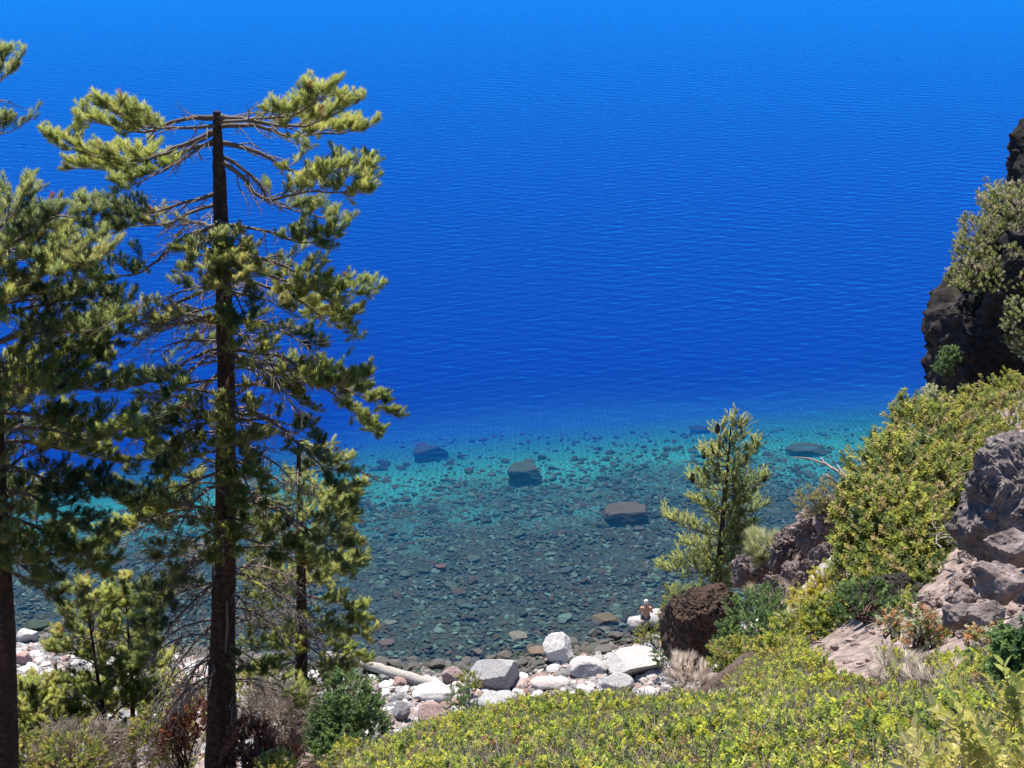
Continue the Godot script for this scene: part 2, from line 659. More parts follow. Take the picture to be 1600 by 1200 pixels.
func build_stones() -> void:
	var white := Color(0.66, 0.64, 0.63)
	var pale := Color(0.5, 0.49, 0.49)
	# --- boulders along the water's edge
	var o := boulder("boulder", "large pale grey wedge boulder with a dark right face, tallest at the water's edge", "boulder", 775, 1076, 86, 62, 60, {"seed": 3, "cuts": 4, "worn": 0.04, "a": pale, "b": Color(0.4, 0.4, 0.42), "rise": 0.62, "n": 18,
		"planes": [[Vector3(0.93, 0.1, 0.36).normalized(), 0.68], [Vector3(-0.3, 0.85, 0.43).normalized(), 0.55], [Vector3(-0.1, 0.1, 1.0).normalized(), 0.8], [Vector3(-0.75, 0.62, 0.2).normalized(), 0.66], [Vector3(0.05, 0.98, 0.15).normalized(), 0.72]]})
	marks.append(["the wedge boulder", o.position])
	o = boulder("boulder", "bright white rounded boulder standing in the shallows", "boulder", 872, 1034, 50, 62, 44, {"seed": 12, "cuts": 7, "worn": 0.08, "a": Color(0.8, 0.79, 0.77), "b": Color(0.72, 0.71, 0.69), "rise": 0.5, "n": 16, "planes": [[Vector3(-0.15, 0.86, 0.48).normalized(), 0.5], [Vector3(0.7, 0.6, 0.4).normalized(), 0.66]]})
	marks.append(["the white shallows boulder", o.position])
	o = boulder("slab_rock", "broad pale slab with a dark undercut front near the brown crag", "rock", 992, 1058, 96, 44, 70, {"seed": 5, "cuts": 5, "worn": 0.05, "a": white, "b": pale, "rise": 0.75, "n": 16, "turn": Vector3(0.0, 0.2, 0.06),
		"planes": [[Vector3(0.0, 0.97, 0.2).normalized(), 0.5], [Vector3(0.1, -0.45, 0.9).normalized(), 0.55]]})
	marks.append(["the undercut slab", o.position])
	o = boulder("slab_rock", "pale flat slab lying just left of the undercut slab", "rock", 920, 1058, 64, 34, 56, {"seed": 8, "cuts": 7, "a": white, "b": pale, "rise": 0.6})
	o = boulder("boulder", "pale cracked boulder the bather sits on, pinkish at its left end", "boulder", 1000, 989, 42, 34, 40, {"seed": 15, "cuts": 8, "a": Color(0.62, 0.55, 0.53), "b": pale, "rise": 0.7})
	marks.append(["the bather's boulder", o.position])
	o = boulder("slab_rock", "grey sloping slab between the bather's boulder and the brown crag", "rock", 1030, 984, 44, 30, 44, {"seed": 16, "cuts": 6, "a": Color(0.56, 0.54, 0.55), "b": Color(0.46, 0.45, 0.46), "rise": 0.9})
	o = boulder("slab_rock", "small white slab standing on edge below the bather's boulder", "rock", 1024, 1006, 24, 18, 12, {"seed": 17, "cuts": 5, "a": white, "b": white, "turn": Vector3(0, 0, -0.5)})
	o = boulder("boulder", "beige upright stone beside the brown crag's foot", "rock", 1018, 1028, 17, 22, 16, {"seed": 19, "a": Color(0.52, 0.42, 0.36), "b": Color(0.4, 0.33, 0.3)})
	o = boulder("boulder", "pinkish pitted rock between driftwood log and grey wedge boulder", "rock", 708, 1068, 38, 34, 30, {"seed": 22, "cuts": 6, "pit": 0.12, "a": Color(0.56, 0.42, 0.4), "b": Color(0.4, 0.3, 0.29), "rise": 0.6})
	marks.append(["the pink pitted rock", o.position])
	o = boulder("slab_rock", "long white slab beside the thick end of the driftwood log", "rock", 680, 1094, 80, 26, 50, {"seed": 24, "cuts": 7, "a": Color(0.7, 0.68, 0.67), "b": white})
	o = boulder("boulder", "reddish brown faceted boulder low on the stony bank", "boulder", 676, 1132, 56, 40, 44, {"seed": 27, "cuts": 8, "a": Color(0.48, 0.34, 0.31), "b": Color(0.36, 0.27, 0.25)})
	marks.append(["the reddish boulder", o.position])
	o = boulder("boulder", "dark grey rounded boulder touching the reddish boulder", "boulder", 626, 1128, 32, 40, 34, {"seed": 29, "cuts": 10, "a": Color(0.36, 0.35, 0.36), "b": Color(0.28, 0.27, 0.28)})
	o = boulder("boulder", "grey boulder with a shaded notch beneath the wedge boulder", "boulder", 785, 1118, 78, 40, 60, {"seed": 31, "cuts": 7, "a": Color(0.5, 0.5, 0.5), "b": Color(0.4, 0.4, 0.41)})
	marks.append(["the notched boulder", o.position])
	o = boulder("slab_rock", "pinkish white long slab right of the grey wedge boulder", "rock", 860, 1078, 64, 22, 40, {"seed": 33, "cuts": 8, "a": Color(0.62, 0.54, 0.53), "b": white})
	o = boulder("boulder", "light triangular boulder on the bank in front of the undercut slab", "boulder", 965, 1082, 54, 34, 40, {"seed": 35, "cuts": 8, "a": Color(0.52, 0.52, 0.54), "b": pale})
	o = boulder("boulder", "pale bank boulder half hidden behind the trailside scrub", "boulder", 945, 1112, 52, 40, 44, {"seed": 36, "cuts": 10, "a": Color(0.6, 0.55, 0.53), "b": pale})
	o = boulder("boulder", "white shore boulder seen between left pine and young pines", "boulder", 42, 1004, 34, 26, 30, {"seed": 37, "a": Color(0.7, 0.69, 0.69), "b": white})
	marks.append(["the left pine's white boulder", o.position])
	o = boulder("boulder", "pink shore boulder below the white one by the left pine", "boulder", 36, 1040, 30, 26, 28, {"seed": 38, "a": Color(0.58, 0.38, 0.34), "b": Color(0.5, 0.36, 0.33)})
	o = boulder("boulder", "white bank boulder between young pines and the tall pine", "boulder", 245, 1066, 36, 30, 30, {"seed": 39, "a": Color(0.7, 0.68, 0.68), "b": white})
	marks.append(["the tall pine's white boulder", o.position])
	o = boulder("boulder", "beige weathered boulder among bushes at the tall pine's foot", "boulder", 492, 1226, 84, 60, 60, {"seed": 41, "cuts": 6, "n": 22, "worn": 0.1, "pit": 0.06, "a": Color(0.56, 0.45, 0.38), "b": Color(0.42, 0.34, 0.29), "mat": "lava"})
	# --- driftwood
	var wood := Color(0.6, 0.57, 0.52)
	var wood2 := Color(0.4, 0.36, 0.32)
	var a1 := hit(566, 1050) + Vector3(0, 0.42, 0)
	var a2 := hit(620, 1064) + Vector3(0, 0.36, 0)
	var a3 := hit(690, 1082) + Vector3(0, 0.26, 0)
	build_log("driftwood_log", "bleached driftwood log lying along the stony shore", "log", [a1, a2, a3], [0.17, 0.25, 0.22], wood, wood2)
	marks.append(["the driftwood log", a2])
	build_log("driftwood_log", "short bleached driftwood butt poking out behind the pine boughs", "log", [hit(512, 1036) + Vector3(0, 0.4, 0), hit(548, 1046) + Vector3(0, 0.4, 0)], [0.2, 0.24], wood, wood2)
	build_log("fallen_log", "dark fallen log with a pale splintered end jutting from the scrub", "log", [at(1094, 1086, 20.6), at(1140, 1054, 21.4), at(1184, 1022, 22.2)], [0.06, 0.11, 0.12], Color(0.17, 0.125, 0.1), Color(0.07, 0.052, 0.045))
	build_log("leaning_snag", "pale grey snag leaning uphill against the round manzanita mound", "log", [at(1232, 968, 25.5), at(1262, 925, 26.0), at(1290, 890, 26.5), at(1306, 868, 27.0)], [0.12, 0.14, 0.11, 0.04], Color(0.5, 0.47, 0.42), Color(0.3, 0.27, 0.24))
	# --- brown crag and the ridge
	var brown := Color(0.16, 0.105, 0.082)
	var brown2 := Color(0.11, 0.085, 0.08)
	var rosy := Color(0.47, 0.37, 0.35)
	o = boulder("crag", "big dark brown upright crag at the end of the stony shore", "crag", 1096, 1062, 142, 200, 140, {"d": 56.0, "seed": 44, "n": 40, "cuts": 12, "worn": 0.13, "pit": 0.09, "a": brown, "b": Color(0.09, 0.062, 0.052), "rise": 0.74, "mat": "lava",
		"planes": [[Vector3(-0.15, 0.1, 1).normalized(), 0.55], [Vector3(-0.95, 0.12, 0.3).normalized(), 0.7], [Vector3(0.9, 0.15, 0.4).normalized(), 0.72], [Vector3(0.1, 1, -0.1).normalized(), 0.8], [Vector3(-0.6, 0.1, 0.8).normalized(), 0.62]]})
	marks.append(["the brown crag", o.position])
	var ridge_rocks := [
		[1168, 912, 60, 60, 60, "dark ridge rock just behind the brown crag", 54.0], [1196, 908, 76, 74, 80, "pitted ridge rock with a pale bush growing on top", 52.0],
		[1236, 885, 92, 96, 90, "dark hollowed ridge rock midway along the lava ridge", 50.0], [1276, 856, 88, 96, 90, "rosy broken ridge rock under the pale twiggy bush", 48.0],
		[1312, 832, 76, 76, 80, "rosy ridge rock highest on the ridge beside the manzanita mound", 46.0], [1292, 905, 80, 76, 70, "low dark ridge rock behind the leaning snag", 44.0],
		[1252, 915, 66, 56, 60, "low rosy ridge rock between snag and brown crag", 46.0], [1216, 930, 60, 44, 60, "flat dark ridge rock above the fresh green shrub", 48.0], [1260, 830, 40, 46, 60, "small upright ridge rock at the ridge's waterward edge", 50.0]]
	for i in ridge_rocks.size():
		var q: Array = ridge_rocks[i]
		boulder("ridge_rock", q[5], "rock", q[0], q[1], q[2], q[3], q[4], {"d": q[6], "seed": 50 + i, "n": 26, "cuts": 12, "worn": 0.16, "pit": 0.2, "a": rosy if i in [3, 4, 6, 8] else Color(0.36, 0.29, 0.27), "b": Color(0.17, 0.13, 0.125), "mat": "lava", "rise": 0.5, "group": "rocks of the lava ridge"})
	# --- outcrop beside the trail
	var tuff := Color(0.5, 0.4, 0.375)
	var tuff2 := Color(0.3, 0.25, 0.24)
	var crop := [
		[1592, 850, 240, 250, 220, 16.5, "dark topped lava outcrop, tallest beside the manzanita mound", Color(0.3, 0.26, 0.25), 0.3],
		[1560, 934, 110, 80, 90, 14.0, "square pinkish rock ledge with a shaded left face", tuff, 0.5],
		[1500, 975, 80, 56, 60, 13.0, "jagged pink rock with dark hollow at the scree's upper edge", tuff, 0.3],
		[1545, 972, 70, 44, 50, 12.7, "low arched pink rock beside the jagged one", tuff, 0.35],
		[1598, 1000, 70, 66, 60, 11.8, "pink rock at the trail edge furthest right of the scree", tuff, 0.3],
		[1590, 870, 110, 66, 70, 14.6, "knobbly pink rock perched above the square ledge", tuff, 0.3]]
	for i in crop.size():
		var q: Array = crop[i]
		boulder("outcrop_rock", q[6], "rock", q[0], q[1], q[2], q[3], q[4], {"d": q[5], "seed": 70 + i, "n": 60 if i == 0 else 40, "cuts": 16, "worn": 0.14, "pit": 0.13, "a": q[7], "b": tuff2, "mat": "lava", "rise": q[8], "group": "rocks of the outcrop by the trail"})
	boulder("added_shade_rock", "added dark rock standing in for shade under the manzanita mound's lower edge", "rock", 1405, 985, 150, 130, 90, {"d": 19.4, "seed": 90, "n": 34, "cuts": 12, "worn": 0.14, "pit": 0.14, "a": Color(0.11, 0.09, 0.085), "b": Color(0.05, 0.042, 0.04), "mat": "lava", "rise": 0.5})  # very dark rock added to paint the shade beneath the mound
	build_cliffs()
	# --- boulders under the water
	var slate := Color(0.055, 0.085, 0.07)  # red lowered to paint in the light lost under water
	var sunk := [
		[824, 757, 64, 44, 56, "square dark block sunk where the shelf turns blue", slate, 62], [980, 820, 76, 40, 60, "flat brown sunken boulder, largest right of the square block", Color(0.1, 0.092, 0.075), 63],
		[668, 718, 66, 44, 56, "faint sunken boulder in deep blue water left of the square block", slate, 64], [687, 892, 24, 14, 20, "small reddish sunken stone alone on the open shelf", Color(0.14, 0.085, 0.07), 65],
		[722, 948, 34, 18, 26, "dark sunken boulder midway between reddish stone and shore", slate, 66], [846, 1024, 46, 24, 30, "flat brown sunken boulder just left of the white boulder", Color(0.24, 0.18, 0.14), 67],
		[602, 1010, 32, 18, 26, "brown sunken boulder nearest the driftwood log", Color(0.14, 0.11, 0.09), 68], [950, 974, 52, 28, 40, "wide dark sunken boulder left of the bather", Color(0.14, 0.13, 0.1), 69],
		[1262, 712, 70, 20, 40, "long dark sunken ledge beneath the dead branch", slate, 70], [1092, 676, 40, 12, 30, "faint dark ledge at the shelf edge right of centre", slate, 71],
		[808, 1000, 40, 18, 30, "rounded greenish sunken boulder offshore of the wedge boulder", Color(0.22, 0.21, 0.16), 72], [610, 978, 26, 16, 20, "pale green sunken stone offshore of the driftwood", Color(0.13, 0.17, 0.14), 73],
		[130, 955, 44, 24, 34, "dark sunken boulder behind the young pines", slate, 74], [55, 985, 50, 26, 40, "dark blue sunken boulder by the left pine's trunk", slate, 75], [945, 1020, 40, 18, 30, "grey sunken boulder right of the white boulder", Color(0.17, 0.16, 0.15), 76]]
	for q in sunk:
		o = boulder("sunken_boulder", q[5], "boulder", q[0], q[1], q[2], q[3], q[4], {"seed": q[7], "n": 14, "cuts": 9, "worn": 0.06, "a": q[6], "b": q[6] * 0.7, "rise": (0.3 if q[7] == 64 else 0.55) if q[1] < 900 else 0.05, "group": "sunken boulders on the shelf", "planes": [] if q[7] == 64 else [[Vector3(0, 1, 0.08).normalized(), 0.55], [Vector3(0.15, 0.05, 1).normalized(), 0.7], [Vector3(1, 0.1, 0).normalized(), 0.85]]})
		bed_marks.append(["the " + {62: "square sunken block", 63: "flat brown sunken boulder", 64: "faint deep boulder", 65: "reddish sunken stone", 66: "dark sunken boulder", 67: "flat brown shallows boulder", 68: "brown driftwood-side boulder", 69: "wide dark boulder", 70: "long sunken ledge", 71: "faint shelf ledge", 72: "greenish sunken boulder", 73: "pale green sunken stone", 74: "young pines' boulder", 75: "left pine's boulder", 76: "grey shallows boulder"}[q[7]], o.position])
	scatter_stones()
	build_scree()

func scatter_stones() -> void:
	var shapes := []
	for k in 9:
		shapes.append(stone_mesh(Vector3(1, rf(0.45, 0.8), rf(0.7, 0.95)), 200 + k, 7, 13 + k % 5, 0.1, 0.0, Color.WHITE, Color.WHITE))
	var dry := [["white", Color(0.76, 0.74, 0.73)], ["pale grey", Color(0.6, 0.59, 0.59)], ["grey", Color(0.4, 0.395, 0.4)], ["mid grey", Color(0.27, 0.27, 0.28)], ["pinkish", Color(0.5, 0.39, 0.37)], ["rusty", Color(0.36, 0.25, 0.22)], ["dark wet", Color(0.12, 0.115, 0.105)]]
	var wet := [["dark slate", Color(0.028, 0.043, 0.036)], ["grey green", Color(0.055, 0.095, 0.074)], ["brown", Color(0.065, 0.06, 0.042)], ["slate grey", Color(0.042, 0.068, 0.055)], ["pale green", Color(0.09, 0.17, 0.135)]]  # stone tints with red removed, water's absorption of light painted in
	for q in dry.size():
		tinted("dry_%d" % q, dry[q][1])
	for q in wet.size():
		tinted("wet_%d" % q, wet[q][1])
	for under in 2:
		var cand := []
		var tries := 0
		while cand.size() < 1100 and tries < 30000:
			tries += 1
			var x := rf(-27, 14) if under == 0 else rf(-28, 24)
			var z := -rf(42, 62) if under == 0 else -rf(55, 84)
			var h := ground(x, z)
			if under == 0 and (h < -0.12 or h > 6.5 or z < -64) or under == 1 and (h > -0.22 or h < -3.6):
				continue
			var p := Vector3(x, h, z)
			if not seen_from_trail(p + Vector3(0, 0.35, 0)):
				continue
			var size := (0.13 + 0.4 * pow(rng.randf(), 2.4)) if under == 0 else (0.16 + 0.28 * pow(rng.randf(), 2.2))
			cand.append([size, p])
		cand.sort_custom(func(a, b): return a[0] > b[0])
		var kept := []
		for cnd in cand:
			var ok := true
			for e in kept:
				if e[1].distance_to(cnd[1]) < (e[0] + cnd[0]) * 0.62:
					ok = false
					break
			if ok:
				kept.append(cnd)
			if kept.size() >= (270 if under == 0 else 285):
				break
		var listed := []
		for e in kept:
			var k := rng.randi() % (dry.size() if under == 0 else wet.size())
			if under == 0:
				k = 6 if e[1].y < 0.1 + rf(0.0, 0.12) else rng.randi() % 6
			if under == 1 and k == 4 and rng.randf() < 0.6:
				k = 1
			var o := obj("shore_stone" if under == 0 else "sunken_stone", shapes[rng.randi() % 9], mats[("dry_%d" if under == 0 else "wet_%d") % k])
			var flat := rf(0.55, 1.0) if under == 0 else rf(0.4, 0.75)
			o.position = e[1] + Vector3(0, e[0] * flat * 0.28, 0)
			o.basis = Basis.from_euler(Vector3(rf(-0.3, 0.3), rf(0, TAU), rf(-0.3, 0.3))).scaled_local(Vector3(e[0], e[0] * flat, e[0] * rf(0.8, 1.1)))
			var word := "big" if e[0] > 0.34 else "middling" if e[0] > 0.22 else "small"
			listed.append({"o": o, "look": ("%s %s %s" % [word, "flat" if flat < 0.6 else "blocky", (dry if under == 0 else wet)[k][0]])})
		describe(listed, marks if under == 0 else bed_marks, "stone" if under == 0 else "sunken stone", "stones of the shore" if under == 0 else "stones on the lake shelf")
		# the rest, too small and too many to tell apart
		var places := []
		var tints := PackedColorArray()
		var total := 16000 if under == 0 else 26000
		tries = 0
		while places.size() < total and tries < total * 8:
			tries += 1
			var x := rf(-34, 16)
			var z := -rf(40, 63)
			if under == 1:
				x = rf(-34, 32)
				z = -rf(55, 88)
			var h := ground(x, z)
			if under == 0 and (h < -0.05 or h > 7.5) or under == 1 and (h > 0.02 or h < -7.0):
				continue
			if under == 1 and rng.randf() < smoothstep(-1.1, -2.4, h) * 0.9:
				continue
			var s := 0.07 + 0.22 * pow(rng.randf(), 1.7) if under == 0 else 0.06 + 0.15 * pow(rng.randf(), 1.8)
			places.append(Transform3D(Basis.from_euler(Vector3(rf(-0.4, 0.4), rf(0, TAU), rf(-0.4, 0.4))).scaled_local(Vector3(s, s * rf(0.45, 0.95), s)), Vector3(x, h + s * 0.2, z)))
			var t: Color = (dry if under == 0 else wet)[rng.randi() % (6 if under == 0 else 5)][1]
			if under == 0 and h < 0.1 + rf(0.0, 0.12):
				t = dry[6][1]
			tints.append(t * rf(0.8, 1.15))
		var mm: StandardMaterial3D = mats.stone.duplicate()
		mm.albedo_color = Color.WHITE
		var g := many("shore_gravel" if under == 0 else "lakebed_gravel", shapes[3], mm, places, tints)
		tag(g, "loose pale gravel and cobbles filling between the shore stones" if under == 0 else "countless small drowned cobbles covering the lake shelf", "gravel")

# a bluff: rings from foot to brow, the waterward edge as surveyed, the face broken into steps and cracks
func bluff(called: String, label: String, edge: Array, d: float, deep: float, across: float, ca: Color, cb: Color, seed_: float) -> MeshInstance3D:
	var b := Buf.new()
	var levels := 120
	var around := 170
	var base := at(edge[0][0], edge[0][1], d).y - 5.0
	var top := at(edge[-1][0], edge[-1][1], d).y
	for j in levels + 1:
		var t := float(j) / levels
		var y := lerpf(base, top, t)
		# the edge at this height
		var lx := 0.0
		var prev := at(edge[0][0], edge[0][1], d)
		lx = prev.x
		for e in edge:
			var q := at(e[0], e[1], d)
			if q.y <= y:
				lx = q.x
				prev = q
			else:
				lx = lerpf(prev.x, q.x, clampf((y - prev.y) / maxf(q.y - prev.y, 0.01), 0.0, 1.0))
				break
		var zc := at(edge[0][0], edge[0][1], d).z
		var half := Vector2(across * 0.5, deep * 0.5)
		var cx := lx + half.x
		for i in around:
			var a := TAU * i / around
			var ca_ := cos(a)
			var sa := sin(a)
			var p := Vector3(cx + signf(ca_) * pow(absf(ca_), 0.55) * half.x, y, zc + signf(sa) * pow(absf(sa), 0.55) * half.y)
			var o := Vector3(ca_, 0.25, sa).normalized()
			var w := ridge.get_noise_3d(p.x * 0.5 + seed_, p.y * 0.22, p.z * 0.5) * 0.55 + ridge.get_noise_3d(p.x * 1.7, p.y * 1.1 + seed_, p.z * 1.7) * 0.28 + nz.get_noise_3d(p.x * 40.0, p.y * 25.0, p.z * 40.0) * 0.3 + ridge.get_noise_3d(p.x * 4.5, p.y * 3.0, p.z * 4.5 + seed_) * 0.16 + ridge.get_noise_3d(p.x * 11.0, p.y * 8.0, p.z * 11.0) * 0.07
			b.v.append(p + o * w * (1.0 if t < 1.0 else 0.5) + Vector3(0, nz2.get_noise_2d(p.x * 20.0, p.z * 20.0 + seed_) * 0.5, 0))
			b.n.append(o)
			b.c.append(ca.lerp(cb, clampf(0.5 + nz2.get_noise_3d(p.x * 22.0, p.y * 12.0, p.z * 22.0) * 1.2, 0, 1)))
	for j in levels:
		for i in around:
			var p := j * around + i
			var q := j * around + (i + 1) % around
			for k in [p, q, p + around, q, q + around, p + around]:
				b.idx.append(k)
	var cap := b.v.size()
	var mid := Vector3.ZERO
	for i in around:
		mid += b.v[levels * around + i] / around
	b.v.append(mid + Vector3(0, 0.4, 0))
	b.n.append(Vector3.UP)
	b.c.append(ca)
	for i in around:
		for k in [cap, levels * around + i, levels * around + (i + 1) % around]:
			b.idx.append(k)
	# smooth normals from the faces
	var acc := PackedVector3Array()
	acc.resize(b.v.size())
	for k in range(0, b.idx.size(), 3):
		var f := (b.v[b.idx[k + 2]] - b.v[b.idx[k]]).cross(b.v[b.idx[k + 1]] - b.v[b.idx[k]])
		for q in 3:
			acc[b.idx[k + q]] += f
	for k in acc.size():
		b.n[k] = acc[k].normalized()
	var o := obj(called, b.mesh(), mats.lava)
	tag(o, label, "cliff")
	return o

func build_cliffs() -> void:
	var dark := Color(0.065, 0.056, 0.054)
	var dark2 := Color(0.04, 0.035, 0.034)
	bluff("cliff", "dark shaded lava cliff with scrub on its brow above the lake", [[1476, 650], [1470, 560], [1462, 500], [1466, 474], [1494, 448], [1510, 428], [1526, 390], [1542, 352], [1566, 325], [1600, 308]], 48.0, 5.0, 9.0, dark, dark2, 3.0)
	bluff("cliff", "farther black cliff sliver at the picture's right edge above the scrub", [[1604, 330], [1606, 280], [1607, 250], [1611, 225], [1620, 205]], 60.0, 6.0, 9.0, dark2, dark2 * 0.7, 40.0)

func build_scree() -> void:
	var shapes := []
	for k in 3:
		shapes.append(stone_mesh(Vector3(1, 0.6, 0.85), 300 + k, 4, 9, 0.14, 0.0, Color.WHITE, Color.WHITE))
	var mm: StandardMaterial3D = mats.stone.duplicate()
	mm.albedo_color = Color.WHITE
	for v in 3:
		var places := []
		var tints := PackedColorArray()
		for k in 3400:
			var dist := rf(5.0, 26.0)
			var p := Vector3(rf(-2.0, 13.0), 0, -dist)
			p.y = ground(p.x, p.z)
			if nz.get_noise_2d(p.x * 30.0 + 50.0, p.z * 30.0) < rf(-0.5, 0.2):
				continue
			var s := 0.012 + 0.07 * pow(rng.randf(), 3.5)
			places.append(Transform3D(Basis.from_euler(Vector3(rf(-0.4, 0.4), rf(0, TAU), rf(-0.4, 0.4))).scaled_local(Vector3(s, s * rf(0.5, 1.0), s)), p + Vector3(0, s * 0.2 + 0.03, 0)))
			tints.append(Color(0.5, 0.4, 0.37).lerp(Color(0.3, 0.22, 0.2), rng.randf()) * rf(0.75, 1.2))
		var g := many("scree", shapes[v], mm, places, tints)
		tag(g, ["loose pinkish scree below the lava outcrop", "coarser pinkish chips of the scree", "flat reddish chips of the scree"][v], "scree")
	# jagged blocks fallen from the outcrop
	var jag := []
	for k in 6:
		jag.append(stone_mesh(Vector3(1, rf(0.55, 0.9), rf(0.7, 1.0)), 340 + k, 14, 14, 0.16, 0.12, Color(0.52, 0.42, 0.39), Color(0.34, 0.27, 0.25)))
	var listed := []
	var around := [["the tall outcrop", at(1590, 760, 16.0)], ["the square ledge", at(1555, 890, 13.8)], ["the arched pink rock", at(1545, 960, 12.7)], ["the orange-tipped shrub", at(1440, 1000, 14.6)], ["the manzanita mound", at(1460, 900, 18.0)]]
	var tries := 0
	while listed.size() < 46 and tries < 4000:
		tries += 1
		var q := Vector2(rf(1440, 1640), rf(800, 1010))
		if q.x < 1480 and q.y < 930:
			continue
		var p := hit(q.x, q.y)
		var s := 0.05 + 0.17 * pow(rng.randf(), 2.0)
		var clear := true
		for e in listed:
			if e.o.position.distance_to(p) < (e.s + s) * 0.7:
				clear = false
		if not clear:
			continue
		var o := obj("fallen_block", jag[rng.randi() % 6], mats.lava)
		o.position = p + Vector3(0, s * 0.3, 0)
		o.basis = Basis.from_euler(Vector3(rf(-0.4, 0.4), rf(0, TAU), rf(-0.4, 0.4))).scaled_local(Vector3.ONE * s)
		listed.append({"o": o, "s": s, "look": ("big" if s > 0.15 else "middling" if s > 0.09 else "small") + " jagged pinkish"})
	describe(listed, around, "block", "blocks fallen from the outcrop")

# ---------------------------------------------------------------- pines
var tufts := []          # needle brushes, a few shapes shared by all pines
var short_tufts := []

# a point seen at that place of the survey picture, standing so many metres out from the eye
func stand(px: float, py: float, dist: float) -> Vector3:
	return at(px, py, dist / (cos(deg_to_rad(PITCH)) + (DOWN - py) / FOCAL * sin(deg_to_rad(PITCH))))

func tuft_mesh(length: float, needle: float, count: int, width: float, splay: float) -> ArrayMesh:
	var b := Buf.new()
	for k in count:
		var t := pow((k + 0.5) / count, 0.8)
		var a := k * 2.39996 + rf(-0.3, 0.3)
		var out := Vector3(cos(a), 0, sin(a))
		var root := Vector3(0, length * t, 0)
		var lean := lerpf(splay, splay * 0.35, t) * rf(0.8, 1.2)
		var dir := (Vector3.UP * cos(lean) + out * sin(lean)).normalized()
		var tip := root + dir * needle * rf(0.75, 1.1) + Vector3(0, -0.01, 0) * lean
		var side := dir.cross(out.rotated(dir, rf(-1, 1))).normalized() * width
		b.tri(root - side * 0.6, root + side * 0.6, tip, (out * 0.45 + Vector3.UP).normalized(), Color.WHITE)
		b.tri(root.lerp(tip, 0.35) - side, root.lerp(tip, 0.35) + side, tip, (out * 0.45 + Vector3.UP).normalized(), Color.WHITE)
	return b.mesh()

func smooth_path(pts: Array, step: float, wobble: float) -> Array:
	var out := []
	var n := pts.size()
	for i in n - 1:
		var p0: Vector3 = pts[maxi(i - 1, 0)]
		var p1: Vector3 = pts[i]
		var p2: Vector3 = pts[i + 1]
		var p3: Vector3 = pts[mini(i + 2, n - 1)]
		var m := maxi(2, int(p1.distance_to(p2) / step))
		for k in m:
			var q := p1.cubic_interpolate(p2, p0, p3, float(k) / m)
			out.append(q + Vector3(rf(-1, 1), rf(-1, 1), rf(-1, 1)) * wobble)
	out.append(pts[n - 1])
	return out

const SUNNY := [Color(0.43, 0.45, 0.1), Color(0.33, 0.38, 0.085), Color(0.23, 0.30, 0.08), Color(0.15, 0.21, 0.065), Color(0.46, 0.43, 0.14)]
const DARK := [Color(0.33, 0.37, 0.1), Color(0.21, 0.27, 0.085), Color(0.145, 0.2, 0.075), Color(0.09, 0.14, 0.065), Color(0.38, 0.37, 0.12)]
const FIR := [Color(0.36, 0.41, 0.14), Color(0.28, 0.34, 0.12), Color(0.2, 0.26, 0.09), Color(0.42, 0.43, 0.16)]

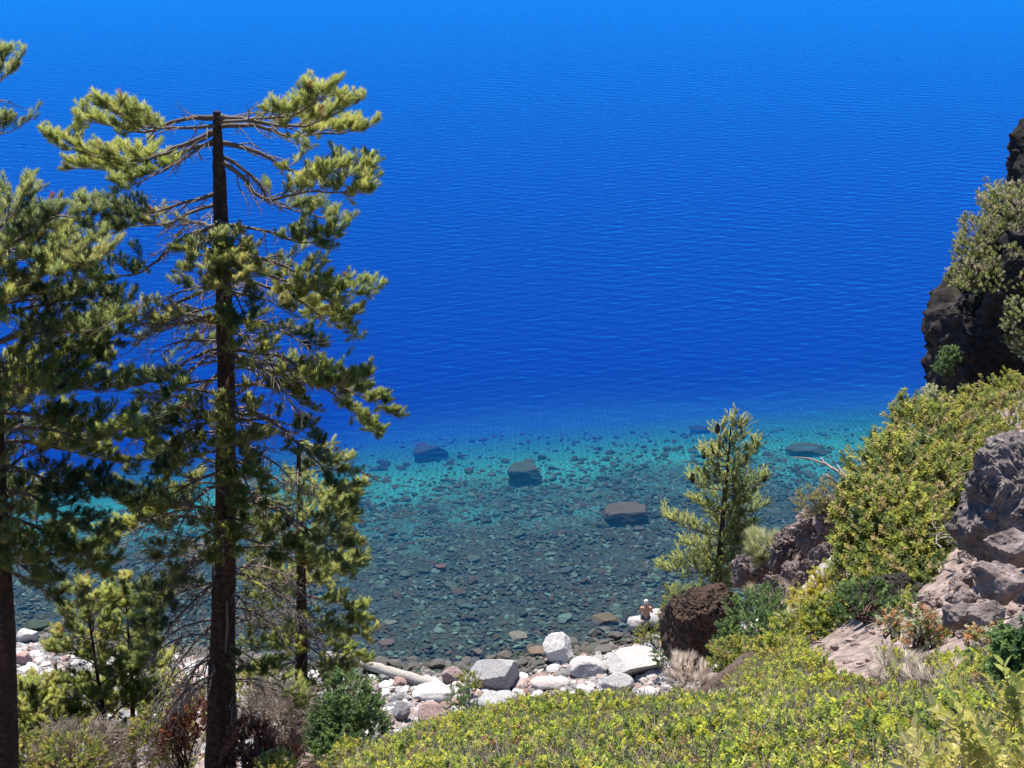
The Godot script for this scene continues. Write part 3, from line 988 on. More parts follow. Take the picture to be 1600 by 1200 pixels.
# one limb with its side twigs, and the needle brushes it carries
func limb(tree: Node3D, pts: Array, r0: float, o: Dictionary) -> void:
	var live: float = o.get("live", 0.45)
	var palette: Array = o.get("palette", SUNNY)
	var shapes: Array = o.get("shapes", tufts)
	var scale_: float = o.get("scale", 1.0)
	var bare: bool = live >= 1.0
	var path := smooth_path(pts, 0.14, r0 * 0.35)
	var n := path.size()
	var b := Buf.new()
	var radii := []
	for i in n:
		radii.append(maxf(lerpf(r0, 0.006, pow(float(i) / (n - 1), 0.8)), 0.005))
	var ca: Color = o.get("bark", Color(0.30, 0.255, 0.225))
	var cb: Color = ca * 0.5
	b.tube(path, radii, 7, ca, cb, 0.3, nz2)
	var length := 0.0
	for i in n - 1:
		length += path[i].distance_to(path[i + 1])
	var places := []
	var tints := PackedColorArray()
	var spacing: float = o.get("spacing", 0.085)
	var count := int(length / spacing)
	var twig_len: float = o.get("twig", 0.5)
	for k in count:
		var s := lerpf(0.1, 1.0, (k + rng.randf() * 0.8) / count)
		var i := clampi(int(s * (n - 1)), 0, n - 2)
		var p: Vector3 = path[i].lerp(path[i + 1], s * (n - 1) - i)
		var t: Vector3 = (path[mini(i + 2, n - 1)] - path[maxi(i - 1, 0)]).normalized()
		var side := t.cross(Vector3.UP).normalized()
		var green := s >= live + rf(-0.12, 0.1) and not bare
		if not green and rng.randf() < 0.35:
			continue
		var dir := (t * rf(0.35, 1.0) + side * (1.0 if k % 2 else -1.0) * rf(0.4, 1.0) + Vector3.UP * (rf(-0.1, 0.6) if green else rf(-0.6, 0.45))).normalized()
		var tl := twig_len * rf(0.5, 1.15) * (1.0 - 0.45 * s) * (1.0 if green else 0.85)
		var bend := Vector3.UP * (rf(0.05, 0.5) if green else rf(-0.7, 0.2)) + Vector3(rf(-1, 1), rf(-1, 1), rf(-1, 1)) * (0.25 if green else 0.55)
		var q := [p]
		var rad := [minf(0.011, radii[i] * 0.6)]
		var dd := dir
		for j in 4:
			q.append(q[-1] + dd * tl * 0.25)
			dd = (dd + bend * 0.3 + Vector3(rf(-1, 1), rf(-1, 1), rf(-1, 1)) * 0.18).normalized()
			rad.append(lerpf(rad[0], 0.0035, (j + 1) / 4.0))
		b.tube(q, rad, 4, ca * 1.4, ca, 0.0, null, false)
		for j in (2 if not green else 1):
			var a := 1 + rng.randi() % 3
			var d2 := (dd + Vector3(rf(-1, 1), rf(-0.8, 0.6), rf(-1, 1)) * 0.9).normalized()
			var e: Vector3 = q[a] + d2 * tl * rf(0.2, 0.45)
			b.tube([q[a], q[a].lerp(e, 0.5) + Vector3(rf(-1, 1), rf(-1, 1), rf(-1, 1)) * tl * 0.05, e], [0.0055, 0.0045, 0.003], 4, ca * 1.5, ca, 0.0, null, false)
			if green:
				places.append(Transform3D(Basis(Quaternion(Vector3.UP, (d2 + Vector3.UP * 0.45).normalized())) * Basis(Vector3.UP, rf(0, TAU)) * (scale_ * rf(0.75, 1.1)), e - d2 * 0.05))
		if green:
			var m: int = o.get("brushes", 4)
			for j in m:
				var f := lerpf(0.35, 1.0, (j + rng.randf() * 0.5) / m)
				var w := int(f * 4)
				var e: Vector3 = q[mini(w, 4)].lerp(q[mini(w + 1, 4)], f * 4 - w)
				var up := (dd * 0.6 + Vector3.UP * rf(0.2, 0.9) + Vector3(rf(-1, 1), rf(-0.6, 0.6), rf(-1, 1)) * 0.7).normalized()
				places.append(Transform3D(Basis(Quaternion(Vector3.UP, up)) * Basis(Vector3.UP, rf(0, TAU)) * (scale_ * rf(0.75, 1.15)), e))
	if not bare:
		places.append(Transform3D(Basis(Quaternion(Vector3.UP, ((path[n - 1] - path[n - 3]).normalized() + Vector3.UP * 0.3).normalized())) * scale_, path[n - 1]))
	var tone := rng.randi() % palette.size()
	for k in places.size():
		var c: Color = palette[rng.randi() % palette.size()].lerp(palette[tone], 0.5) * rf(0.8, 1.2)
		if rng.randf() < 0.012:
			c = Color(0.22, 0.1, 0.04)
		tints.append(c)
	var lm := obj("limb" if not bare else "dead_limb", b.mesh(), mats.wood, tree)
	if places.size():
		many("needles", shapes[rng.randi() % shapes.size()], mats.needle, places, tints, lm)

func trunk_mesh(pts: Array, radii: Array, ca: Color, cb: Color) -> ArrayMesh:
	var path := []
	var rad := []
	for i in pts.size() - 1:
		var m := maxi(2, int(pts[i].distance_to(pts[i + 1]) / 0.09))
		for k in m:
			var t := float(k) / m
			path.append(pts[i].lerp(pts[i + 1], t) + Vector3(rf(-1, 1), 0, rf(-1, 1)) * 0.006)
			rad.append(lerpf(radii[i], radii[i + 1], t))
	path.append(pts[-1])
	rad.append(radii[-1])
	var b := Buf.new()
	b.tube(path, rad, 26, ca, cb, 0.34, nz2)
	return b.mesh()

func on_trunk(t: Array, y: float) -> Vector3:
	for i in range(1, t.size()):
		if y <= t[i].y:
			return t[i - 1].lerp(t[i], clampf((y - t[i - 1].y) / (t[i].y - t[i - 1].y), 0, 1))
	return t[-1]

func trunk_points(list: Array, dist: float) -> Array:
	var out := []
	for e in list:
		out.append(stand(e[0], e[1], dist))
	return out

func moved(pts: Array, by: Vector3) -> Array:
	var out := []
	for p in pts:
		out.append(p - by)
	return out

# a limb drawn in the survey picture: where it leaves the trunk, bends and ends, and how far its tip comes toward or away from the trail
func drawn_limb(tree: Node3D, base: Vector3, t: Array, dist: float, pix_: Array, dz: float, r0: float, o: Dictionary) -> void:
	var pts := []
	for i in pix_.size():
		var f := float(i) / (pix_.size() - 1)
		pts.append(stand(pix_[i][0], pix_[i][1], dist + dz * f))
	pts[0] = on_trunk(t, pts[0].y)
	limb(tree, moved(pts, base), r0, o)

func filler_limb(tree: Node3D, base: Vector3, t: Array, y: float, az: float, length: float, rise: float, droop: float, r0: float, o: Dictionary) -> void:
	var p := on_trunk(t, y)
	var d := Vector3(cos(az), 0, sin(az))
	var a := p + d * length * 0.35 + Vector3.UP * length * rise * 0.5
	var c := p + d * length * 0.7 + Vector3.UP * length * (rise * 0.75 - droop * 0.3)
	var e := p + d * length + Vector3.UP * length * (rise - droop)
	limb(tree, moved([p, a, c, e], base), r0, o)

func build_pines() -> void:
	for k in 3:
		tufts.append(tuft_mesh(0.125, 0.082, 66, 0.0038, 1.2))
		short_tufts.append(tuft_mesh(0.2, 0.05, 60, 0.005, 1.1))
	tall_pine()
	left_pine()
	second_pine()
	young_pine("young sunlit pine leaning beside the left pine's trunk", [[168, 1206], [163, 1120], [150, 1040], [134, 932]], 23.0, 112.0, 30)
	young_pine("young pine with a forked top between left and tall pines", [[206, 1206], [208, 1110], [202, 1010], [196, 918]], 23.8, 100.0, 30)
	young_pine("bushy low pine at the picture's lower left corner", [[70, 1230], [66, 1160], [52, 1086]], 21.8, 100.0, 24)
	shore_fir()

func tall_pine() -> void:
	var dist := 20.0
	var t := trunk_points([[343, 1262], [344, 1200], [345, 1100], [347, 1000], [351, 850], [353, 700], [353, 600], [350, 480], [347, 380], [343, 280], [340, 215], [339, 174]], dist)
	var base: Vector3 = t[0]
	var tree := thing("pine_tree", "tall broken-topped pine with sparse crown and long bare trunk", "tree", base, "pines on the slope")
	obj("trunk", trunk_mesh(moved(t, base), [0.26, 0.235, 0.215, 0.19, 0.165, 0.145, 0.13, 0.112, 0.098, 0.085, 0.06, 0.048], Color(0.16, 0.105, 0.08), Color(0.06, 0.043, 0.036)), mats.bark, tree)
	# bare wood where the bark has come off, low on the trail side, and a long dead splinter above it
	var b := Buf.new()
	var foot := on_trunk(t, stand(352, 1196, dist).y) - base
	var toe := on_trunk(t, stand(352, 1142, dist).y) - base
	b.tube([foot + Vector3(0.07, 0, 0.165), foot.lerp(toe, 0.5) + Vector3(0.085, 0, 0.16), toe + Vector3(0.07, 0, 0.155)], [0.085, 0.09, 0.02], 10, Color(0.30, 0.17, 0.09), Color(0.2, 0.11, 0.06), 0.3, nz2)
	obj("bare_wood", b.mesh(), mats.wood, tree)
	b = Buf.new()
	foot = on_trunk(t, stand(352, 1010, dist).y) - base
	toe = on_trunk(t, stand(352, 930, dist).y) - base
	b.tube([foot + Vector3(0.08, 0, 0.17), foot.lerp(toe, 0.5) + Vector3(0.1, 0, 0.16), toe + Vector3(0.075, 0, 0.15)], [0.014, 0.022, 0.012], 8, Color(0.36, 0.33, 0.31), Color(0.25, 0.23, 0.21), 0.2, nz2)
	obj("dead_splinter", b.mesh(), mats.wood, tree)
	var thick := {"live": 0.46, "brushes": 7, "twig": 0.66, "spacing": 0.064}
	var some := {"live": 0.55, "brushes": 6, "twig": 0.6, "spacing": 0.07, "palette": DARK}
	var dead := {"live": 1.0, "twig": 0.8, "spacing": 0.042, "bark": Color(0.33, 0.29, 0.265)}
	var sun := {"live": 0.25, "brushes": 8, "twig": 0.65, "spacing": 0.06}
	var limbs := [
		[[[338, 184], [285, 186], [225, 205], [140, 190]], -0.5, 0.042, thick], [[[338, 206], [272, 232], [205, 252], [92, 228]], 0.6, 0.05, thick], [[[338, 222], [280, 238], [225, 268], [128, 262]], 1.2, 0.035, thick],
		[[[338, 196], [285, 200], [215, 196], [180, 172]], -1.2, 0.03, thick], [[[338, 215], [290, 245], [240, 275], [196, 292]], 0.2, 0.025, thick],
		[[[342, 300], [285, 318], [225, 335], [160, 328]], -0.6, 0.035, some], [[[342, 318], [300, 330], [262, 350], [200, 352]], 1.1, 0.03, some],
		[[[346, 350], [285, 372], [220, 425], [150, 430]], -0.2, 0.04, some], [[[348, 440], [285, 470], [215, 500], [130, 515]], 0.8, 0.038, some], [[[349, 490], [280, 505], [205, 510], [150, 545]], -1.0, 0.034, some],
		[[[350, 540], [295, 562], [255, 590], [200, 605]], 0.5, 0.034, some], [[[350, 575], [300, 620], [262, 660], [215, 668]], 1.0, 0.034, some], [[[351, 640], [300, 655], [262, 668], [240, 690]], -0.8, 0.03, some],
		[[[351, 820], [300, 808], [245, 812], [165, 852]], 0.9, 0.045, sun], [[[351, 800], [300, 790], [255, 790], [200, 790]], -0.6, 0.03, sun],
		[[[350, 835], [300, 880], [255, 925], [215, 965]], 0.6, 0.035, dead], [[[349, 900], [300, 940], [262, 985], [232, 1040]], -0.4, 0.034, dead], [[[348, 960], [300, 1010], [265, 1060], [250, 1130]], 0.9, 0.03, dead],
		[[[346, 1050], [300, 1082], [268, 1120], [243, 1190]], 1.2, 0.045, dead], [[[347, 1010], [310, 1040], [285, 1090], [280, 1150]], 0.3, 0.03, dead],
		[[[341, 182], [395, 188], [432, 196], [478, 196], [540, 168]], -0.2, 0.044, thick], [[[341, 198], [398, 196], [460, 212], [560, 205]], 0.9, 0.038, thick], [[[341, 192], [400, 186], [455, 180], [505, 150]], -1.0, 0.03, thick],
		[[[342, 224], [405, 238], [462, 268], [576, 268]], 0.3, 0.04, thick], [[[343, 250], [385, 282], [412, 312], [480, 300], [566, 302]], -0.6, 0.04, thick], [[[343, 240], [395, 275], [430, 318], [520, 345]], 1.0, 0.03, some],
		[[[346, 350], [420, 362], [470, 380], [525, 372]], -0.5, 0.03, thick], [[[347, 410], [425, 432], [500, 455], [575, 455]], 0.6, 0.036, thick], [[[347, 395], [430, 410], [480, 440], [545, 505]], -0.4, 0.034, thick], [[[348, 430], [420, 450], [470, 470], [510, 505]], 1.3, 0.03, thick],
		[[[350, 500], [415, 508], [450, 525], [492, 540]], 0.4, 0.032, some], [[[351, 545], [432, 556], [500, 590], [606, 640]], 0.5, 0.042, thick], [[[351, 560], [430, 580], [490, 600], [560, 598]], -0.8, 0.034, thick], [[[352, 555], [440, 575], [520, 615], [580, 672]], 1.0, 0.034, thick],
		[[[353, 650], [430, 672], [500, 712], [578, 744]], 0.2, 0.036, dead], [[[352, 640], [430, 660], [470, 700], [540, 760]], -0.9, 0.034, some], [[[353, 750], [420, 785], [480, 830], [550, 790]], 0.4, 0.036, some],
		[[[352, 770], [440, 800], [510, 850], [548, 885]], -0.7, 0.036, some], [[[352, 830], [425, 856], [490, 890], [555, 880]], 0.9, 0.034, some], [[[351, 890], [420, 915], [470, 960], [500, 1010]], 0.2, 0.03, dead],
		[[[350, 960], [400, 968], [430, 955], [470, 958]], 0.6, 0.026, dead], [[[348, 1050], [400, 1070], [440, 1080], [480, 1100]], 1.0, 0.024, dead]]
	for e in limbs:
		drawn_limb(tree, base, t, dist, e[0], e[1], e[2], e[3])
	# limbs toward and away from the trail
	for k in 22:
		var py := lerpf(330, 900, (k + 0.5) / 22.0)
		var y := stand(350, py, dist).y
		var toward := k % 2 == 0
		var az := (PI / 2 if toward else -PI / 2) + rf(-0.9, 0.9)
		filler_limb(tree, base, t, y, az, rf(0.9, 1.8), rf(-0.05, 0.2), rf(0.2, 0.5), 0.026, [some, dead, sun, some][k % 4])
	# the tangle of half-dead limbs that fills the lower crown to both sides
	for k in 46:
		var py := lerpf(440, 1100, (k + 0.5) / 46.0)
		var az := (0.0 if k % 2 else PI) + rf(-0.75, 0.75)
		filler_limb(tree, base, t, stand(350, py, dist).y, az, rf(0.8, 1.6) * (1.0 if py < 900 else 0.8), rf(-0.1, 0.1), rf(0.15, 0.5), 0.024, [dead, some, dead, dead, sun, dead, dead][k % 7])
	for py in [385, 398, 660, 690]:
		filler_limb(tree, base, t, stand(350, py - 12, dist).y, PI / 2 + rf(-0.5, 0.5), 1.0, 0.1, 0.35, 0.022, {"live": 0.15, "brushes": 5, "twig": 0.5, "spacing": 0.06})

func left_pine() -> void:
	var dist := 18.0
	var t := trunk_points([[-4, 1240], [-2, 1150], [-2, 1000], [-10, 800], [-20, 600], [-30, 400], [-38, 200], [-46, 0], [-50, -160]], dist)
	var base: Vector3 = t[0]
	var tree := thing("pine_tree", "dense dark pine at the left edge, its trunk half out of frame", "tree", base, "pines on the slope")
	obj("trunk", trunk_mesh(moved(t, base), [0.27, 0.25, 0.22, 0.19, 0.165, 0.135, 0.105, 0.08, 0.05], Color(0.17, 0.105, 0.08), Color(0.06, 0.043, 0.036)), mats.bark, tree)
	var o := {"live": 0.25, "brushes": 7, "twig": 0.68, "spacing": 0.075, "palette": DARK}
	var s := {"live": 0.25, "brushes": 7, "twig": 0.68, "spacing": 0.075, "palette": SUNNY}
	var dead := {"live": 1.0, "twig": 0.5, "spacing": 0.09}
	var limbs := [
		[[[-22, 160], [-8, 140], [10, 112]], 0.3, 0.02, o], [[[-22, 230], [-5, 214], [8, 202]], 0.2, 0.02, o],
		[[[-16, 380], [10, 345], [40, 300]], 0.3, 0.03, o], [[[-16, 400], [40, 370], [95, 335], [128, 352]], -0.4, 0.035, o], [[[-14, 420], [50, 400], [120, 385], [182, 362]], 0.7, 0.035, o], [[[-14, 460], [40, 440], [100, 420], [150, 410]], -0.9, 0.035, o],
		[[[-12, 500], [50, 480], [100, 470], [165, 468]], 0.4, 0.035, o], [[[-10, 540], [60, 520], [120, 520], [175, 508]], -0.5, 0.035, o], [[[-8, 580], [60, 575], [120, 570], [165, 560]], 0.9, 0.035, o], [[[-6, 610], [70, 600], [140, 610], [195, 600]], -0.2, 0.035, o],
		[[[-5, 640], [60, 650], [150, 668], [232, 690]], 0.6, 0.04, s], [[[-4, 670], [70, 670], [140, 690], [200, 668]], -0.6, 0.036, s], [[[-4, 690], [50, 690], [110, 705], [170, 720]], 1.0, 0.034, s], [[[-2, 720], [50, 740], [100, 760], [150, 775]], 0.2, 0.034, o],
		[[[0, 760], [60, 780], [110, 810], [168, 838]], -0.4, 0.034, o], [[[0, 800], [50, 820], [95, 850], [140, 872]], 0.7, 0.034, o], [[[2, 830], [40, 850], [80, 880], [118, 910]], -0.2, 0.03, o], [[[3, 880], [40, 905], [80, 930], [110, 965]], 0.6, 0.024, dead], [[[3, 850], [30, 880], [55, 905], [70, 930]], 0.3, 0.024, o]]
	for e in limbs:
		drawn_limb(tree, base, t, dist, e[0], e[1], e[2], e[3])
	for k in 30:
		var py := lerpf(370, 880, (k + 0.5) / 30.0)
		filler_limb(tree, base, t, stand(0, py, dist).y, (PI / 2 if k % 2 else -PI / 2) + rf(-1.1, 1.1) + (-0.5 if k % 2 else 0.5), rf(0.9, 1.6), rf(0.05, 0.25), rf(0.05, 0.35), 0.028, s if k % 2 else o)

func second_pine() -> void:
	var dist := 27.0
	var t := trunk_points([[468, 1190], [470, 1120], [471, 1000], [470, 880], [468, 780], [466, 690]], dist)
	var base: Vector3 = t[0]
	var tree := thing("pine_tree", "slim scraggly pine just behind the tall pine, lower down the slope", "tree", base, "pines on the slope")
	obj("trunk", trunk_mesh(moved(t, base), [0.16, 0.145, 0.12, 0.095, 0.07, 0.03], Color(0.11, 0.08, 0.065), Color(0.05, 0.037, 0.03)), mats.bark, tree)
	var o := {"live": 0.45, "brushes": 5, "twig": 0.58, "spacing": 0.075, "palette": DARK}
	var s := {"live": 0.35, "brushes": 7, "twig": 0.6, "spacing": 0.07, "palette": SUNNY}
	var limbs := [[[[467, 740], [500, 735], [545, 720]], 0.3, 0.022, o], [[[468, 790], [510, 780], [560, 770]], -0.4, 0.025, s], [[[469, 830], [515, 830], [552, 842]], 0.5, 0.025, o], [[[470, 880], [520, 890], [555, 885]], -0.5, 0.026, s],
		[[[470, 930], [520, 940], [568, 965]], 0.4, 0.028, s], [[[471, 960], [520, 975], [570, 995]], -0.4, 0.028, s], [[[471, 990], [520, 1005], [565, 1030]], 0.7, 0.028, s], [[[471, 1000], [510, 1030], [545, 1050]], -0.2, 0.026, s],
		[[[470, 900], [435, 900], [405, 905]], 0.4, 0.024, o], [[[471, 950], [430, 950], [398, 965]], -0.4, 0.024, o], [[[471, 1030], [425, 1045], [385, 1060]], 0.7, 0.026, s], [[[471, 1020], [440, 1060], [400, 1080]], -0.3, 0.024, s],
		[[[470, 1090], [440, 1105], [410, 1120]], 0.3, 0.022, {"live": 1.0, "twig": 0.5, "spacing": 0.08}], [[[470, 1110], [495, 1110], [520, 1125]], 0.5, 0.02, {"live": 1.0, "twig": 0.4, "spacing": 0.08}], [[[470, 850], [440, 830], [415, 825]], -0.6, 0.022, o]]
	for e in limbs:
		drawn_limb(tree, base, t, dist, e[0], e[1], e[2], e[3])
	for k in 28:
		filler_limb(tree, base, t, stand(468, lerpf(720, 1060, k / 28.0), dist).y, (PI / 2 if k % 2 else -PI / 2) + rf(-1.0, 1.0), rf(0.7, 1.3), 0.1, rf(0.2, 0.5), 0.022, o if k % 3 else s)

func young_pine(label: String, list: Array, dist: float, wide: float, n: int) -> void:
	var t := trunk_points(list, dist)
	var base: Vector3 = t[0]
	base.y = minf(base.y, ground(base.x, base.z) - 0.1)
	t[0] = base
	var tree := thing("young_pine", label, "tree", base, "young pines below the left pine")
	var radii := []
	for i in t.size():
		radii.append(lerpf(0.06, 0.012, float(i) / (t.size() - 1)))
	obj("trunk", trunk_mesh(moved(t, base), radii, Color(0.13, 0.1, 0.085), Color(0.06, 0.05, 0.04)), mats.bark, tree)
	var top: float = t[-1].y
	var low: float = stand(list[0][0], list[0][1], dist).y
	for k in n:
		var f := (k + 0.3) / n
		var y := lerpf(low + (top - low) * 0.12, top - 0.05, f)
		var reach := wide / FOCAL * 26.0 * (1.0 - 0.72 * f) * rf(0.7, 1.1)
		filler_limb(tree, base, t, y, k * 2.39996 + rf(-0.4, 0.4), reach, rf(0.35, 0.6), rf(-0.1, 0.15), 0.018, {"live": 0.25 if k % 6 else 1.0, "brushes": 6, "twig": 0.45, "spacing": 0.06, "palette": SUNNY, "scale": 1.0})
	limb(tree, moved([t[-2].lerp(t[-1], 0.6), t[-1], t[-1] + Vector3(0.01, 0.12, 0)], base), 0.012, {"live": 0.0, "brushes": 5, "twig": 0.2, "spacing": 0.04})

func shore_fir() -> void:
	var dist := 53.0
	var t := trunk_points([[1116, 960], [1121, 912], [1126, 850], [1132, 780], [1139, 710], [1142, 664]], dist)
	t[0].y = ground(t[0].x, t[0].z) - 0.2
	var base: Vector3 = t[0]
	var tree := thing("fir_tree", "slender young fir standing alone behind the brown crag by the water", "tree", base)
	obj("trunk", trunk_mesh(moved(t, base), [0.15, 0.13, 0.105, 0.08, 0.05, 0.02], Color(0.15, 0.125, 0.1), Color(0.075, 0.06, 0.05)), mats.bark, tree)
	var o := {"live": 0.12, "brushes": 5, "twig": 0.85, "spacing": 0.1, "palette": FIR, "shapes": short_tufts, "scale": 1.75, "bark": Color(0.16, 0.13, 0.1)}
	var tips := [[1141, 668, 1141, 656], [1146, 700, 1156, 664], [1138, 712, 1121, 672], [1140, 740, 1182, 697], [1136, 730, 1100, 712], [1137, 722, 1115, 704], [1132, 765, 1082, 750], [1134, 752, 1101, 742], [1138, 758, 1194, 748], [1136, 772, 1176, 768], [1130, 795, 1086, 786], [1134, 796, 1186, 792],
		[1128, 838, 1046, 810], [1131, 830, 1178, 824], [1127, 850, 1076, 850], [1130, 856, 1180, 846], [1123, 892, 1034, 890], [1124, 880, 1062, 872], [1126, 880, 1176, 876], [1121, 920, 1050, 930], [1124, 905, 1160, 910]]
	for k in tips.size():
		var e: Array = tips[k]
		var mid := [(e[0] + e[2]) * 0.5, (e[1] + e[3]) * 0.5 + 5.0]
		drawn_limb(tree, base, t, dist, [[e[0], e[1]], mid, [e[2], e[3]]], rf(-0.7, 0.7), 0.03, o)
		if k in [1, 2, 3, 4, 5, 6, 8]:
			var c := Buf.new()
			var p := stand(e[2], e[3], dist) - base
			c.tube([p - Vector3(0, 0.14, 0), p - Vector3(0, 0.02, 0), p + Vector3(0, 0.14, 0), p + Vector3(0, 0.28, 0)], [0.05, 0.1, 0.09, 0.03], 8, Color(0.09, 0.075, 0.05), Color(0.04, 0.035, 0.03), 0.3, nz2)
			obj("cone", c.mesh(), mats.wood, tree)
	for k in 34:
		var f := (k + 0.5) / 34.0
		filler_limb(tree, base, t, stand(1125, lerpf(930, 690, f), dist).y, (PI / 2 if k % 2 else -PI / 2) + rf(-0.9, 0.9), lerpf(1.15, 0.3, f) * rf(0.75, 1.1), 0.2, rf(0.1, 0.4), 0.022, o)

# ---------------------------------------------------------------- scrub
func leaf(b: Buf, root: Vector3, dir: Vector3, up: Vector3, length: float, width: float) -> void:
	var side := dir.cross(up).normalized() * width * 0.5
	var n := side.cross(dir).normalized()
	if n.y < 0:
		n = -n
	var fold := n * width * 0.16
	var tip := root + dir * length - n * length * 0.06
	var l1 := root + dir * length * 0.32 + side + fold
	var l2 := root + dir * length * 0.7 + side * 0.85 + fold
	var r1 := root + dir * length * 0.32 - side + fold
	var r2 := root + dir * length * 0.7 - side * 0.85 + fold
	var nl := (n - side.normalized() * 0.3).normalized()
	var nr := (n + side.normalized() * 0.3).normalized()
	b.tri(root, l1, l2, nl, Color.WHITE)
	b.tri(root, l2, tip, nl, Color.WHITE)
	b.tri(root, tip, r2, nr, Color.WHITE)
	b.tri(root, r2, r1, nr, Color.WHITE)

func sprig_mesh(stem: float, leaves: int, length: float, width: float, upright: float) -> ArrayMesh:
	var b := Buf.new()
	var lean := Vector3(rf(-0.3, 0.3), 1, rf(-0.3, 0.3)).normalized()
	b.tri(Vector3(-0.0025, 0, 0), Vector3(0.0025, 0, 0), lean * stem, Vector3.BACK, Color(0.9, 0.6, 0.5))
	b.tri(Vector3(0, 0, -0.0025), Vector3(0, 0, 0.0025), lean * stem, Vector3.RIGHT, Color(0.9, 0.6, 0.5))
	for k in leaves:
		var t := (k + 1.0) / leaves
		var a := k * 2.39996
		var out := Vector3(cos(a), 0, sin(a))
		var dir := (out + Vector3.UP * (upright + t * 0.7 + rf(-0.3, 0.3))).normalized()
		leaf(b, lean * stem * (0.25 + 0.75 * t), dir, (Vector3.UP + out * rf(-0.4, 0.2) + Vector3(rf(-1, 1), 0, rf(-1, 1)) * 0.35).normalized(), length * rf(0.75, 1.15), width * rf(0.8, 1.1))
	return b.mesh()

func twig_mesh(h: float, n: int, r: float) -> ArrayMesh:
	var b := Buf.new()
	for k in n:
		var d := Vector3(rf(-1, 1), rf(0.25, 1.2), rf(-1, 1)).normalized()
		var a := Vector3(rf(-1, 1), 0, rf(-1, 1)) * h * 0.15
		var m := a + d * h * rf(0.3, 0.55)
		var e := m + (d + Vector3(rf(-1, 1), rf(-0.6, 0.6), rf(-1, 1)) * 0.7).normalized() * h * rf(0.25, 0.5)
		b.tube([a, m, e], [r, r * 0.7, r * 0.35], 4, Color.WHITE, Color(0.8, 0.8, 0.8), 0.0, null, false)
	return b.mesh()

func blade_mesh(h: float, n: int, w: float) -> ArrayMesh:
	var b := Buf.new()
	for k in n:
		var a := rf(0, TAU)
		var out := Vector3(cos(a), 0, sin(a))
		var side := out.cross(Vector3.UP) * w
		var root := out * h * 0.08 * rng.randf()
		var lean := rf(0.1, 0.7)
		var m := root + (Vector3.UP + out * lean * 0.5).normalized() * h * 0.55 * rf(0.6, 1.0)
		var e := m + (Vector3.UP + out * lean * 1.6).normalized() * h * 0.45
		b.tri(root - side, root + side, m, (out + Vector3.UP).normalized(), Color.WHITE)
		b.tri(m - side * 0.7, m + side * 0.7, e, (out + Vector3.UP).normalized(), Color.WHITE)
	return b.mesh()

var sprigs := []
var broad := []
var twigs := []
var blades := []
const MANZANITA := [Color(0.4, 0.41, 0.05), Color(0.29, 0.35, 0.045), Color(0.16, 0.22, 0.045), Color(0.10, 0.15, 0.035), Color(0.42, 0.41, 0.1), Color(0.4, 0.33, 0.06), Color(0.3, 0.32, 0.14)]
const YELLOWGREEN := [Color(0.38, 0.37, 0.07), Color(0.28, 0.31, 0.06), Color(0.18, 0.23, 0.05), Color(0.11, 0.15, 0.045), Color(0.34, 0.27, 0.12)]
const GREEN := [Color(0.12, 0.2, 0.06), Color(0.09, 0.16, 0.055), Color(0.16, 0.24, 0.07), Color(0.07, 0.12, 0.05)]
const AUTUMN := [Color(0.45, 0.24, 0.1), Color(0.4, 0.3, 0.12), Color(0.28, 0.3, 0.1), Color(0.5, 0.3, 0.16)]
const RUST := [Color(0.2, 0.075, 0.04), Color(0.14, 0.05, 0.03), Color(0.25, 0.1, 0.05)]
const STRAW := [Color(0.52, 0.45, 0.38), Color(0.44, 0.37, 0.33), Color(0.6, 0.55, 0.49)]
const SAGE := [Color(0.42, 0.44, 0.26), Color(0.36, 0.38, 0.22), Color(0.5, 0.5, 0.33)]

func spot(p: Vector3, up: Vector3, tilt: float, s: float) -> Transform3D:
	var d := (up + Vector3(rf(-1, 1), rf(-0.3, 0.6), rf(-1, 1)) * tilt).normalized()
	return Transform3D(Basis(Quaternion(Vector3.UP, d)) * Basis(Vector3.UP, rf(0, TAU)) * s, p)

